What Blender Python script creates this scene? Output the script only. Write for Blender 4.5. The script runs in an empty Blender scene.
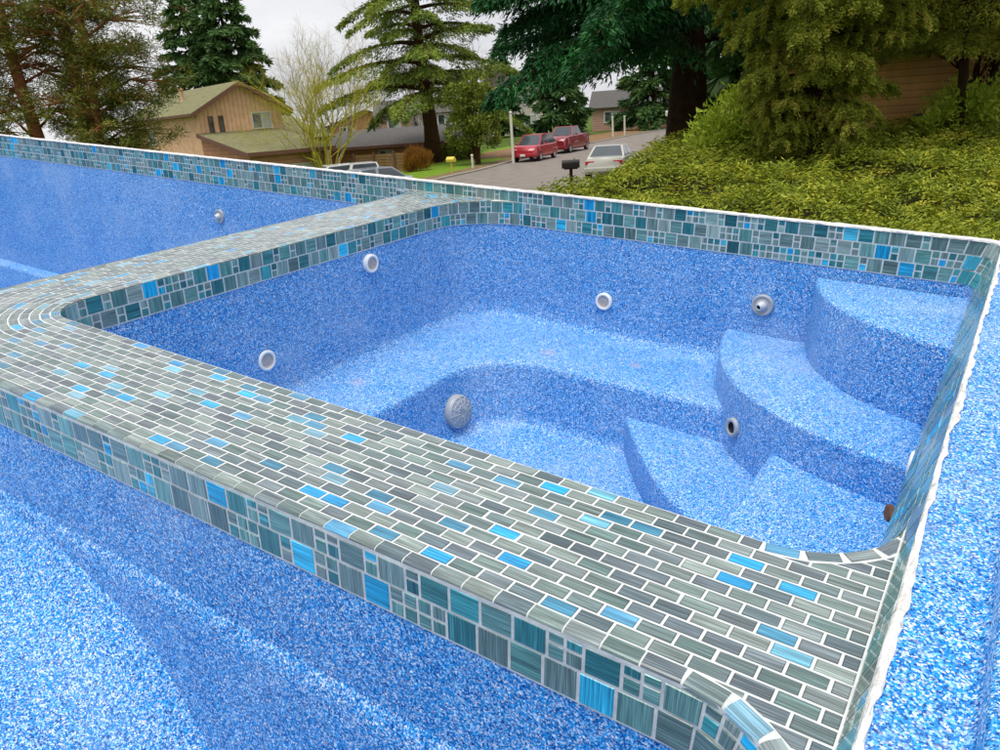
import bpy, bmesh, math, random
import numpy as np
from mathutils import Vector, Matrix
random.seed(7); rng = np.random.default_rng(11)
SC = bpy.context.scene
COL = SC.collection
PI = math.pi

# ---------------------------------------------------------------- camera, world, sun, exposure
EYE = 2.9
CAM_R = Matrix(((0.9975590, 0.0698291, 0.0), (-0.0220844, 0.3154909, -0.9486716), (-0.0662449, 0.9463559, 0.3162629)))
cd = bpy.data.cameras.new('camera'); cam = bpy.data.objects.new('camera', cd); COL.objects.link(cam)
cd.sensor_width = 36.0; cd.lens = 28.0; cd.clip_start = 0.05; cd.clip_end = 3000
# rows of CAM_R are the world axes seen from the camera, so it maps camera space to world space
cam.matrix_world = Matrix.Translation((0, 0, EYE)) @ CAM_R.to_4x4()
SC.camera = cam

SUN_EL, SUN_AZ = math.radians(75), math.radians(200)
w = bpy.data.worlds.new("World"); SC.world = w; w.use_nodes = True
nt = w.node_tree; nt.nodes.clear()
wo = nt.nodes.new('ShaderNodeOutputWorld'); bgn = nt.nodes.new('ShaderNodeBackground')
sky = nt.nodes.new('ShaderNodeTexSky'); sky.sky_type = 'NISHITA'; sky.sun_disc = False
sky.sun_elevation = SUN_EL; sky.sun_rotation = SUN_AZ; sky.air_density = 1.0; sky.dust_density = 3.0
tc = nt.nodes.new('ShaderNodeTexCoord')
mp = nt.nodes.new('ShaderNodeMapping'); mp.inputs['Scale'].default_value = (1.0, 1.0, 2.6)
nz = nt.nodes.new('ShaderNodeTexNoise'); nz.inputs['Scale'].default_value = 2.3; nz.inputs['Detail'].default_value = 7; nz.inputs['Roughness'].default_value = 0.55
cr = nt.nodes.new('ShaderNodeValToRGB')
cr.color_ramp.elements[0].position = 0.32; cr.color_ramp.elements[0].color = (6.6, 6.7, 7.2, 1)
cr.color_ramp.elements[1].position = 0.68; cr.color_ramp.elements[1].color = (10.6, 10.5, 10.6, 1)
mx = nt.nodes.new('ShaderNodeMix'); mx.data_type = 'RGBA'; mx.inputs['Factor'].default_value = 0.88
nt.links.new(tc.outputs['Generated'], mp.inputs['Vector']); nt.links.new(mp.outputs['Vector'], nz.inputs['Vector'])
nt.links.new(nz.outputs['Fac'], cr.inputs['Fac'])
nt.links.new(sky.outputs['Color'], mx.inputs['A']); nt.links.new(cr.outputs['Color'], mx.inputs['B'])
nt.links.new(mx.outputs['Result'], bgn.inputs['Color']); bgn.inputs['Strength'].default_value = 0.078
nt.links.new(bgn.outputs['Background'], wo.inputs['Surface'])

sd = bpy.data.lights.new('sun', 'SUN'); sd.energy = 2.3; sd.angle = math.radians(40); sd.color = (1.0, 0.96, 0.9)
sun = bpy.data.objects.new('sun', sd); COL.objects.link(sun)
# sun direction: azimuth measured like the sky texture's rotation
sv = Vector((math.sin(SUN_AZ) * math.cos(SUN_EL), math.cos(SUN_AZ) * math.cos(SUN_EL), math.sin(SUN_EL)))
sun.rotation_euler = sv.to_track_quat('Z', 'Y').to_euler()
SC.view_settings.view_transform = 'Standard'; SC.view_settings.look = 'None'
SC.view_settings.exposure = 0.44; SC.view_settings.gamma = 1.0; SC.view_settings.use_curve_mapping = False

# ---------------------------------------------------------------- node helpers
def new_mat(name):
    m = bpy.data.materials.new(name); m.use_nodes = True
    b = m.node_tree.nodes['Principled BSDF']
    return m, m.node_tree, b
def N(t, typ, **kw):
    n = t.nodes.new(typ)
    for k, v in kw.items():
        if k in n.inputs: n.inputs[k].default_value = v
        else: setattr(n, k, v)
    return n
def ramp(t, stops, interp='LINEAR'):
    r = t.nodes.new('ShaderNodeValToRGB'); cr = r.color_ramp; cr.interpolation = interp
    while len(cr.elements) < len(stops): cr.elements.new(0.5)
    for e, (p, c) in zip(cr.elements, stops): e.position = p; e.color = (*c, 1)
    return r
def plain(name, col, rough=0.6, metal=0.0, var=0.15, scale=8.0, spec=0.5, bump=0.0):
    m, t, b = new_mat(name)
    co = N(t, 'ShaderNodeTexCoord')
    n = N(t, 'ShaderNodeTexNoise', Scale=scale, Detail=5.0)
    t.links.new(co.outputs['Object'], n.inputs['Vector'])
    r = ramp(t, [(0.25, tuple(c * (1 - var) for c in col)), (0.75, tuple(min(1, c * (1 + var)) for c in col))])
    t.links.new(n.outputs['Fac'], r.inputs['Fac']); t.links.new(r.outputs['Color'], b.inputs['Base Color'])
    b.inputs['Roughness'].default_value = rough; b.inputs['Metallic'].default_value = metal
    b.inputs['Specular IOR Level'].default_value = spec
    if bump:
        bp = N(t, 'ShaderNodeBump', Strength=bump, Distance=0.02)
        t.links.new(n.outputs['Fac'], bp.inputs['Height']); t.links.new(bp.outputs['Normal'], b.inputs['Normal'])
    return m

# blue flecked gelcoat of the fibreglass shell
def gelcoat():
    m, t, b = new_mat('flecked_gelcoat')
    co = N(t, 'ShaderNodeTexCoord')
    dn = N(t, 'ShaderNodeTexNoise', Scale=230.0, Detail=3.0)
    t.links.new(co.outputs['Object'], dn.inputs['Vector'])
    dv = N(t, 'ShaderNodeVectorMath', operation='SCALE'); dv.inputs['Scale'].default_value = 0.0045
    t.links.new(dn.outputs['Color'], dv.inputs[0])
    ad = N(t, 'ShaderNodeVectorMath', operation='ADD')
    t.links.new(co.outputs['Object'], ad.inputs[0]); t.links.new(dv.outputs['Vector'], ad.inputs[1])
    v1 = N(t, 'ShaderNodeTexVoronoi', Scale=420.0); v2 = N(t, 'ShaderNodeTexVoronoi', Scale=270.0)
    for v in (v1, v2): t.links.new(ad.outputs['Vector'], v.inputs['Vector'])
    s1 = N(t, 'ShaderNodeSeparateColor'); s2 = N(t, 'ShaderNodeSeparateColor')
    t.links.new(v1.outputs['Color'], s1.inputs['Color']); t.links.new(v2.outputs['Color'], s2.inputs['Color'])
    lo = N(t, 'ShaderNodeTexNoise', Scale=3.2, Detail=4.0); t.links.new(co.outputs['Object'], lo.inputs['Vector'])
    a = N(t, 'ShaderNodeMath', operation='MULTIPLY_ADD'); a.inputs[1].default_value = 0.22; a.inputs[2].default_value = -0.11
    t.links.new(lo.outputs['Fac'], a.inputs[0])
    sm = N(t, 'ShaderNodeMath', operation='ADD'); t.links.new(s1.outputs['Red'], sm.inputs[0]); t.links.new(a.outputs[0], sm.inputs[1])
    r1 = ramp(t, [(0.0, (0.0, 0.035, 0.22)), (0.19, (0.0, 0.14, 0.50)), (0.42, (0.004, 0.29, 0.74)), (0.62, (0.10, 0.45, 0.86)), (0.785, (0.46, 0.68, 0.92)), (0.91, (0.88, 0.90, 0.93))], 'CONSTANT')
    t.links.new(sm.outputs[0], r1.inputs['Fac'])
    r2 = ramp(t, [(0.0, (0.0, 0.06, 0.32)), (0.26, (0.0, 0.23, 0.68)), (0.62, (0.07, 0.38, 0.84)), (0.84, (0.70, 0.80, 0.93))], 'CONSTANT')
    t.links.new(s2.outputs['Green'], r2.inputs['Fac'])
    mx = N(t, 'ShaderNodeMix', data_type='RGBA'); mx.inputs['Factor'].default_value = 0.30
    t.links.new(r1.outputs['Color'], mx.inputs['A']); t.links.new(r2.outputs['Color'], mx.inputs['B'])
    # clumped flecks and a faint film of dried plaster dust
    cl = N(t, 'ShaderNodeTexNoise', Scale=75.0, Detail=4.0, Roughness=0.7); t.links.new(co.outputs['Object'], cl.inputs['Vector'])
    rc = ramp(t, [(0.32, (0.62, 0.66, 0.76)), (0.68, (1.38, 1.32, 1.20))]); t.links.new(cl.outputs['Fac'], rc.inputs['Fac'])
    mc = N(t, 'ShaderNodeMix', data_type='RGBA', blend_type='MULTIPLY'); mc.inputs['Factor'].default_value = 0.75
    t.links.new(mx.outputs['Result'], mc.inputs['A']); t.links.new(rc.outputs['Color'], mc.inputs['B'])
    du = N(t, 'ShaderNodeTexNoise', Scale=2.4, Detail=8.0, Roughness=0.68); t.links.new(co.outputs['Object'], du.inputs['Vector'])
    rd = ramp(t, [(0.50, (0, 0, 0)), (0.78, (0.30, 0.30, 0.30))]); t.links.new(du.outputs['Fac'], rd.inputs['Fac'])
    md = N(t, 'ShaderNodeMix', data_type='RGBA'); md.inputs['B'].default_value = (0.55, 0.62, 0.72, 1)
    t.links.new(rd.outputs['Color'], md.inputs['Factor']); t.links.new(mc.outputs['Result'], md.inputs['A'])
    out = md.outputs['Result']
    # faint peach scuffs where dust has dried on the bench
    for (p, rad) in STAINS:
        d = N(t, 'ShaderNodeVectorMath', operation='DISTANCE'); d.inputs[1].default_value = p
        t.links.new(ad.outputs['Vector'], d.inputs[0])
        nn = N(t, 'ShaderNodeTexNoise', Scale=45.0, Detail=4.0); t.links.new(co.outputs['Object'], nn.inputs['Vector'])
        q = N(t, 'ShaderNodeMath', operation='MULTIPLY_ADD'); q.inputs[1].default_value = 0.09; t.links.new(nn.outputs['Fac'], q.inputs[0]); t.links.new(d.outputs['Value'], q.inputs[2])
        mr = N(t, 'ShaderNodeMapRange'); mr.inputs['From Min'].default_value = rad + 0.045; mr.inputs['From Max'].default_value = rad * 0.4 + 0.045
        mr.inputs['To Min'].default_value = 0.0; mr.inputs['To Max'].default_value = 0.25
        t.links.new(q.outputs[0], mr.inputs['Value'])
        m2 = N(t, 'ShaderNodeMix', data_type='RGBA'); m2.inputs['B'].default_value = (0.62, 0.42, 0.36, 1)
        t.links.new(mr.outputs['Result'], m2.inputs['Factor']); t.links.new(out, m2.inputs['A']); out = m2.outputs['Result']
    t.links.new(out, b.inputs['Base Color'])
    b.inputs['Roughness'].default_value = 0.5; b.inputs['Specular IOR Level'].default_value = 0.28
    bn = N(t, 'ShaderNodeTexNoise', Scale=5.0, Detail=3.0); t.links.new(co.outputs['Object'], bn.inputs['Vector'])
    bp = N(t, 'ShaderNodeBump', Strength=0.25, Distance=0.03); t.links.new(bn.outputs['Fac'], bp.inputs['Height']); t.links.new(bp.outputs['Normal'], b.inputs['Normal'])
    return m

# hand-painted glass tile: the colour of each tile is an attribute, brush streaks run along its UV
def glass_tile(name, rough, streak, light):
    m, t, b = new_mat(name)
    at = N(t, 'ShaderNodeAttribute'); at.attribute_name = 'Col'
    uv = N(t, 'ShaderNodeUVMap'); uv.uv_map = 'UVMap'
    mp = N(t, 'ShaderNodeMapping'); mp.inputs['Scale'].default_value = (9.0, 520.0, 1.0)
    t.links.new(uv.outputs['UV'], mp.inputs['Vector'])
    n1 = N(t, 'ShaderNodeTexNoise', Scale=1.0, Detail=5.0, Roughness=0.65); t.links.new(mp.outputs['Vector'], n1.inputs['Vector'])
    mp2 = N(t, 'ShaderNodeMapping'); mp2.inputs['Scale'].default_value = (5.0, 90.0, 1.0)
    t.links.new(uv.outputs['UV'], mp2.inputs['Vector'])
    n2 = N(t, 'ShaderNodeTexNoise', Scale=1.0, Detail=3.0); t.links.new(mp2.outputs['Vector'], n2.inputs['Vector'])
    r1 = ramp(t, [(0.30, (0.22,) * 3), (0.5, (0.85,) * 3), (0.70, (1.9,) * 3)])
    t.links.new(n1.outputs['Fac'], r1.inputs['Fac'])
    r2 = ramp(t, [(0.3, (0.65,) * 3), (0.7, (1.35,) * 3)]); t.links.new(n2.outputs['Fac'], r2.inputs['Fac'])
    mu = N(t, 'ShaderNodeMix', data_type='RGBA', blend_type='MULTIPLY'); mu.inputs['Factor'].default_value = streak
    t.links.new(at.outputs['Color'], mu.inputs['A']); t.links.new(r1.outputs['Color'], mu.inputs['B'])
    mu2 = N(t, 'ShaderNodeMix', data_type='RGBA', blend_type='MULTIPLY'); mu2.inputs['Factor'].default_value = streak
    t.links.new(mu.outputs['Result'], mu2.inputs['A']); t.links.new(r2.outputs['Color'], mu2.inputs['B'])
    st = ramp(t, [(0.60, (0, 0, 0)), (0.70, (1, 1, 1))]); t.links.new(n1.outputs['Fac'], st.inputs['Fac'])
    f = N(t, 'ShaderNodeMath', operation='MULTIPLY'); f.inputs[1].default_value = light; t.links.new(st.outputs['Color'], f.inputs[0])
    m3 = N(t, 'ShaderNodeMix', data_type='RGBA'); m3.inputs['B'].default_value = (0.42, 0.47, 0.44, 1)
    t.links.new(f.outputs[0], m3.inputs['Factor']); t.links.new(mu2.outputs['Result'], m3.inputs['A'])
    t.links.new(m3.outputs['Result'], b.inputs['Base Color'])
    b.inputs['Roughness'].default_value = rough; b.inputs['Coat Weight'].default_value = 0.25; b.inputs['Coat Roughness'].default_value = 0.08
    return m

# ---------------------------------------------------------------- mesh helpers
def link_mesh(name, verts, faces, mat, parent=None, smooth=False):
    me = bpy.data.meshes.new(name); me.from_pydata([tuple(v) for v in verts], [], faces); me.update()
    if smooth: me.polygons.foreach_set('use_smooth', [True] * len(me.polygons))
    if mat: me.materials.append(mat)
    o = bpy.data.objects.new(name, me); COL.objects.link(o); o.parent = parent
    return o
def link_bm(name, bm, mat, parent=None, smooth=False):
    bmesh.ops.recalc_face_normals(bm, faces=bm.faces)
    me = bpy.data.meshes.new(name); bm.to_mesh(me); bm.free()
    if smooth: me.polygons.foreach_set('use_smooth', [True] * len(me.polygons))
    for mm in (mat if isinstance(mat, (list, tuple)) else [mat]): me.materials.append(mm)
    o = bpy.data.objects.new(name, me); COL.objects.link(o); o.parent = parent
    return o
def thing(name, label, cat, loc=(0, 0, 0), rz=0.0, group=None):
    o = bpy.data.objects.new(name, None); COL.objects.link(o); o.location = loc; o.rotation_euler = (0, 0, rz)
    o.empty_display_size = 0.1
    o['label'] = label; o['category'] = cat
    if group: o['group'] = group
    return o
def tag(o, label, cat, group=None):
    o['label'] = label; o['category'] = cat
    if group: o['group'] = group
    return o
def struct(o): o['kind'] = 'structure'; return o
def box(bm, c, s, rot=None, bev=0.0):
    m = Matrix.Translation(c)
    if rot is not None: m = m @ rot.to_4x4()
    m = m @ Matrix.Diagonal((s[0], s[1], s[2], 1))
    g = bmesh.ops.create_cube(bm, size=1.0, matrix=m)
    if bev:
        es = list({e for v in g['verts'] for e in v.link_edges})
        bmesh.ops.bevel(bm, geom=es, offset=bev, segments=2, affect='EDGES', profile=0.6)
def tube(bm, pts, rad, n=8, cap=True):
    rings = []
    for i, p in enumerate(pts):
        p = Vector(p)
        d = (Vector(pts[min(i + 1, len(pts) - 1)]) - Vector(pts[max(i - 1, 0)])).normalized()
        a = Vector((0, 0, 1)) if abs(d.z) < 0.9 else Vector((1, 0, 0))
        u = d.cross(a).normalized(); v = d.cross(u)
        rings.append([bm.verts.new(p + (u * math.cos(2 * PI * k / n) + v * math.sin(2 * PI * k / n)) * rad[i]) for k in range(n)])
    for a, b in zip(rings, rings[1:]):
        for k in range(n): bm.faces.new((a[k], a[(k + 1) % n], b[(k + 1) % n], b[k]))
    if cap:
        bm.faces.new(rings[0][::-1]); bm.faces.new(rings[-1])
def lathe(bm, prof, mtx=Matrix.Identity(4), n=32):
    rings = []
    for r, z in prof:
        rings.append([bm.verts.new(mtx @ Vector((r * math.cos(2 * PI * k / n), r * math.sin(2 * PI * k / n), z))) for k in range(n)])
    for a, b in zip(rings, rings[1:]):
        for k in range(n): bm.faces.new((a[k], a[(k + 1) % n], b[(k + 1) % n], b[k]))
    return rings
def quads_mesh(name, V, mat, parent=None, smooth=False):
    """V: (n,4,3) array of separate quads"""
    V = np.asarray(V, dtype=np.float32); n = len(V)
    me = bpy.data.meshes.new(name)
    me.vertices.add(n * 4); me.vertices.foreach_set('co', V.reshape(-1))
    me.loops.add(n * 4); me.loops.foreach_set('vertex_index', np.arange(n * 4, dtype=np.int32))
    me.polygons.add(n); me.polygons.foreach_set('loop_start', np.arange(0, n * 4, 4, dtype=np.int32))
    try: me.polygons.foreach_set('loop_total', np.full(n, 4, dtype=np.int32))
    except Exception: pass
    me.update(calc_edges=True)
    me.materials.append(mat)
    o = bpy.data.objects.new(name, me); COL.objects.link(o); o.parent = parent
    return o
def leaf_quads(P, D, L, W, roll=None):
    """rhombus leaves: base point P, unit direction D, length L, width W"""
    P = np.asarray(P); D = D / (np.linalg.norm(D, axis=1, keepdims=True) + 1e-9)
    n = len(P); r = rng.normal(size=(n, 3)); s = np.cross(D, r); s /= (np.linalg.norm(s, axis=1, keepdims=True) + 1e-9)
    L = np.broadcast_to(np.asarray(L, dtype=float), (n,))[:, None]; W = np.broadcast_to(np.asarray(W, dtype=float), (n,))[:, None]
    return np.stack([P, P + D * L * 0.45 + s * W / 2, P + D * L, P + D * L * 0.45 - s * W / 2], axis=1)

# ================================================================ THE POOL
S = 0.67                      # one unit of the pool drawing = eye height above the coping
POOL_M = Matrix(((0.8156285, 0.5757406, 0.0572096), (-0.5709284, 0.8169271, -0.0816752), (-0.0937598, 0.0339541, 0.9950157)))
def hm(p):
    # the right-hand wall leans outwards towards its rim
    x, y, z = p
    k = max(0.0, min(1.0, (x + 0.35) / 0.29)); k = k * k * (3 - 2 * k)
    x += 0.33 * max(-0.155, min(z, 0.085)) * k
    return (x * S, y * S, z * S)
def P2(x, y, z): return (x * S, y * S, z * S)
STAINS = [(P2(-1.75, 4.1, -0.81), 0.035), (P2(-2.3, 4.0, -0.81), 0.045), (P2(-0.10, 3.42, -0.61), 0.03), (P2(-3.0, 3.0, -0.81), 0.04)]
GEL = gelcoat()
BRICK = glass_tile('streaked_glass_brick', 0.24, 0.85, 0.34)
MOSAIC = glass_tile('streaked_glass_mosaic', 0.20, 0.95, 0.22)
GROUT = plain('white_grout', (0.58, 0.61, 0.61), 0.9, var=0.16, scale=38, bump=0.2, spec=0.2)
CRUMB = plain('broken_white_grout', (0.66, 0.655, 0.63), 0.95, var=0.22, scale=34, bump=0.9, spec=0.2)

pool = thing('swimming_pool', 'blue flecked fibreglass swimming pool with a raised corner spa edged in glass tile', 'pool')
PL = Vector((0, 0, EYE)) - Vector((POOL_M[0][2], POOL_M[1][2], POOL_M[2][2])) * S
pool.matrix_world = Matrix.Translation(PL) @ POOL_M.to_4x4()

YF, YI = 1.008, 1.490         # outer and inner edge of the wide coping
XR = -0.06                    # right wall
XD = -3.28                    # spa side of the divider
YB = 4.52                     # back wall
RC = 0.25                     # right-hand fillets
CX, CY, CR = -3.08, 1.69, 0.20
CW = 0.482                    # coping width
XO = CX - CR - CW             # pool side of the divider
def arc(cx, cy, r, a0, a1, n):
    return [(cx + r * math.cos(math.radians(a0 + (a1 - a0) * i / n)), cy + r * math.sin(math.radians(a0 + (a1 - a0) * i / n))) for i in range(n + 1)]
def line(p, q, n):
    return [(p[0] + (q[0] - p[0]) * i / n, p[1] + (q[1] - p[1]) * i / n) for i in range(n + 1)]
def join(*segs):
    out = []
    for s in segs:
        for p in s:
            if not out or math.hypot(p[0] - out[-1][0], p[1] - out[-1][1]) > 1e-5: out.append(p)
    return out
# spa edge, from the right wall round the front to the back wall
def spa_path(): return join(arc(XR - RC, YI + RC, RC, 0, -90, 12), line((XR - RC, YI), (CX, YI), 1), arc(CX, CY, CR, -90, -180, 10), line((CX - CR, CY), (XD, YB - 0.45), 1), arc(XD + 0.45, YB - 0.45, 0.45, 180, 90, 16))
# pool side of the block
def block_path(e=0.0): return join(arc(XR - RC, YF - RC, RC + e, 0, 90, 12), line((XR - RC, YF + e), (CX, YF + e), 1), arc(CX, CY, CR + CW - e, -90, -180, 20), line((XO + e, CY), (XO + e, YB - 0.2), 1), arc(XO - 0.2, YB - 0.2, 0.2 + e, 0, 90, 10))
XL, YN = -12.6, -1.6
def rim_path(): return join(line((XR, YN + 0.3), (XR, YB - 0.08), 1), arc(XR - 0.08, YB - 0.08, 0.08, 0, 90, 6), line((XR - 0.08, YB), (XL + 0.3, YB), 1), arc(XL + 0.3, YB - 0.3, 0.3, 90, 180, 8), line((XL, YB - 0.3), (XL, YN + 0.3), 1), arc(XL + 0.3, YN + 0.3, 0.3, 180, 270, 8), line((XL + 0.3, YN), (XR - 0.3, YN), 1), arc(XR - 0.3, YN + 0.3, 0.3, -90, 0, 8))

# -- interior skin of the spa: rounded-rectangle loops from the tile line down to the floor
def rrect(x0, x1, y0, y1, r, z, n=10):
    """r: radii (front-left, front-right, back-right, back-left)"""
    L = join(arc(x0 + r[0], y0 + r[0], r[0], 180, 270, n)) + arc(x1 - r[1], y0 + r[1], r[1], 270, 360, n) + arc(x1 - r[2], y1 - r[2], r[2], 0, 90, n) + arc(x0 + r[3], y1 - r[3], r[3], 90, 180, n)
    # even out the loop: subdivide the four straights
    full = []
    cs = [L[0:n + 1], L[n + 1:2 * n + 2], L[2 * n + 2:3 * n + 3], L[3 * n + 3:4 * n + 4]]
    for i in range(4):
        full += cs[i]; a = cs[i][-1]; b = cs[(i + 1) % 4][0]
        full += [(a[0] + (b[0] - a[0]) * k / 8, a[1] + (b[1] - a[1]) * k / 8) for k in range(1, 8)]
    return [(p[0], p[1], z) for p in full]
def skin(name, loops, mat, parent, cap=True):
    V = []; F = []; n = len(loops[0])
    for l in loops: V += [hm(p) for p in l]
    for i in range(len(loops) - 1):
        for k in range(n):
            F.append((i * n + k, i * n + (k + 1) % n, (i + 1) * n + (k + 1) % n, (i + 1) * n + k))
    if cap: F.append(tuple((len(loops) - 1) * n + k for k in range(n)))
    bm = bmesh.new(); me = bpy.data.meshes.new('t'); me.from_pydata(V, [], F); bm.from_mesh(me); bpy.data.meshes.remove(me)
    bmesh.ops.remove_doubles(bm, verts=bm.verts, dist=1e-5)
    return link_bm(name, bm, mat, parent, smooth=True)
W = dict(x0=XD - 0.004, x1=XR + 0.004, y0=YI - 0.004, y1=YB + 0.004)
def wl(d, z, rr=(0.2, 0.25, 0.10, 0.45)):
    rr = tuple(max(0.05, q + e) for q, e in zip(rr, (0, 0, d * 0.8, 0)))
    return rrect(W['x0'] + d, W['x1'] - d, W['y0'] + d, W['y1'] - d, rr, z)
def bl(e, z):
    return rrect(-2.64 + e, -0.75 - e, 2.11 + e, 3.80 - e, (0.35, 0.12, 0.12, 0.42), z)
loops = [wl(0, -0.150), wl(0.01, -0.30), wl(0.045, -0.70), wl(0.052, -0.765), wl(0.066, -0.79), wl(0.09, -0.803), wl(0.13, -0.808)]
loops += [bl(-0.05, -0.812), bl(-0.02, -0.815), bl(-0.006, -0.821), bl(0.002, -0.835), bl(0.008, -0.86), bl(0.05, -1.14), bl(0.062, -1.18), bl(0.085, -1.20), bl(0.13, -1.21), bl(0.4, -1.215)]
skin('spa_basin', loops, GEL, pool)

def prism(name, outline, ztop, zbot, parent, mat=GEL, bev=0.02, flare=0.0):
    bm = bmesh.new()
    c = Vector((sum(p[0] for p in outline) / len(outline), sum(p[1] for p in outline) / len(outline)))
    top = [bm.verts.new(hm((p[0], p[1], ztop))) for p in outline]
    bot = [bm.verts.new(hm((p[0] + (p[0] - c.x) * flare, p[1] + (p[1] - c.y) * flare, zbot))) for p in outline]
    f = bm.faces.new(top); n = len(top); bm.faces.new(bot[::-1])
    for k in range(n): bm.faces.new((top[k], bot[k], bot[(k + 1) % n], top[(k + 1) % n]))
    bmesh.ops.recalc_face_normals(bm, faces=bm.faces)
    if bev: bmesh.ops.bevel(bm, geom=list(f.edges), offset=bev * S, segments=4, affect='EDGES', profile=0.5)
    o = link_bm(name, bm, mat, parent, smooth=True)
    o.data.set_sharp_from_angle(angle=math.radians(50))
    return o
def smooth_pts(pts, n=6):
    out = []
    m = len(pts)
    for i in range(m - 1):
        p0 = pts[max(i - 1, 0)]; p1 = pts[i]; p2 = pts[i + 1]; p3 = pts[min(i + 2, m - 1)]
        for k in range(n):
            t = k / n; q = []
            for a, b, c, d in zip(p0, p1, p2, p3):
                q.append(0.5 * ((2 * b) + (-a + c) * t + (2 * a - 5 * b + 4 * c - d) * t * t + (-a + 3 * b - 3 * c + d) * t ** 3))
            out.append(tuple(q))
    out.append(pts[-1]); return out
arc_top = smooth_pts([(-0.87, 4.50), (-0.84, 4.36), (-0.72, 4.08), (-0.52, 3.87), (-0.36, 3.77), (-0.19, 3.70), (-0.02, 3.66)])
arc_mid = smooth_pts([(-1.345, 4.50), (-1.31, 4.30), (-1.19, 3.95), (-0.98, 3.64), (-0.70, 3.42), (-0.40, 3.29), (-0.13, 3.235), (-0.02, 3.22)])
prism('upper_step', arc_top + [(-0.02, 4.50)], -0.215, -0.66, pool, flare=0.012)
prism('middle_step', arc_mid + [(-0.02, 4.50)], -0.61, -1.26, pool, flare=0.012)
arc_fan = smooth_pts([(-1.655, 3.90), (-1.655, 3.78), (-1.58, 3.66), (-1.36, 3.36), (-1.12, 3.10), (-0.92, 2.97), (-0.70, 2.90)])
prism('lower_step', arc_fan + [(-0.70, 3.40), (-1.0, 3.75), (-1.2, 3.90)], -1.0, -1.26, pool, flare=0.02)

# -- pool basin (L-shaped): loops with inset d
def pool_loop(d, z):
    a = arc(XR - RC, YF - RC, RC - d * 0.5, 0, 90, 10)
    a = [(p[0] - (d * 0.5), p[1] - d * 0.5) for p in a]
    b = line((a[-1][0] - 0.1, YF - d), (CX, YF - d), 8)
    c = arc(CX, CY, CR + CW + d, -90, -180, 16)
    e = line((XO - d, CY + 0.05), (XO - d, YB - 0.2), 6)
    f = arc(XO - 0.2 - d, YB - 0.2 - d, 0.2, 0, 90, 8)
    g = line((XO - 0.3 - d, YB - d), (XL + 0.3 + d, YB - d), 20)
    h = arc(XL + 0.3 + d, YB - 0.3 - d, 0.3, 90, 180, 6)
    i = arc(XL + 0.3 + d, YN + 0.3 + d, 0.3, 180, 270, 6)
    j = line((XL + 0.4 + d, YN + d), (XR - 0.4 - d, YN + d), 12)
    k = arc(XR - 0.3 - d, YN + 0.3 + d, 0.3, 270, 360, 6)
    return [(p[0], p[1], z) for p in a + b + c + e + f + g + h + i + j + k]
pl = [pool_loop(-0.004, -0.150), pool_loop(0.015, -0.5), pool_loop(0.05, -1.2), pool_loop(0.08, -1.80), pool_loop(0.10, -1.88), pool_loop(0.14, -1.93), pool_loop(0.2, -1.95)]
skin('pool_basin', pl, GEL, pool)
# moulded ledge lines on the pool walls
def sweep_ledge(name, path, prof, parent, mat):
    """prof: list of (offset to the left of travel, z)"""
    V = []; F = []; m = len(prof)
    for i, p in enumerate(path):
        a = path[max(i - 1, 0)]; b = path[min(i + 1, len(path) - 1)]
        t = Vector((b[0] - a[0], b[1] - a[1])).normalized(); nrm = Vector((-t.y, t.x))
        for o, z in prof: V.append(hm((p[0] + nrm.x * o, p[1] + nrm.y * o, z)))
    for i in range(len(path) - 1):
        for k in range(m - 1): F.append((i * m + k, (i + 1) * m + k, (i + 1) * m + k + 1, i * m + k + 1))
    bm = bmesh.new(); me = bpy.data.meshes.new('t'); me.from_pydata(V, [], F); bm.from_mesh(me); bpy.data.meshes.remove(me)
    return link_bm(name, bm, mat, parent, smooth=True)
led = join(line((-0.6, YF), (CX, YF), 20), arc(CX, CY, CR + CW, -90, -150, 10))
sweep_ledge('wall_ledge', led, [(-0.03, -0.37), (-0.008, -0.405), (0.006, -0.435), (0.018, -0.455), (0.028, -0.475), (0.034, -0.50), (0.040, -0.56), (0.052, -0.70), (0.085, -0.90), (0.12, -1.15), (0.14, -1.5), (0.14, -2.0)], pool, GEL)
sweep_ledge('floor_ledge', line((-4.1, YB), (XL + 0.4, YB), 10), [(-0.02, -1.42), (0.09, -1.435), (0.16, -1.445), (0.178, -1.455), (0.184, -1.475), (0.20, -1.85), (0.22, -2.0)], pool, GEL)
# swim-out bench in front of the spa wall, rolling off into the deep end
def bench_patch():
    V = []; F = []; nx, ny = 80, 36
    for i in range(nx + 1):
        for j in range(ny + 1):
            x = -6.2 + i / nx * 5.2; y = -1.5 + j / ny * 2.50
            t = max(0.0, x + 3.0)
            z = -0.63 - 0.15 * t ** 3 - 0.035 * math.sin(max(0, y + 0.2) * 1.2)
            if y < -0.2: z -= 0.5 * (-0.2 - y) ** 2
            lx = max(0.0, -4.9 - x); z -= 0.6 * lx * lx
            g = max(0.0, y - 0.72); z += 2.6 * g * g
            V.append(hm((x, y, z)))
    for i in range(nx):
        for j in range(ny):
            a = i * (ny + 1) + j; F.append((a, a + ny + 1, a + ny + 2, a + 1))
    return link_mesh('swim_out_bench', V, F, GEL, pool, smooth=True)
bench_patch()

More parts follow.
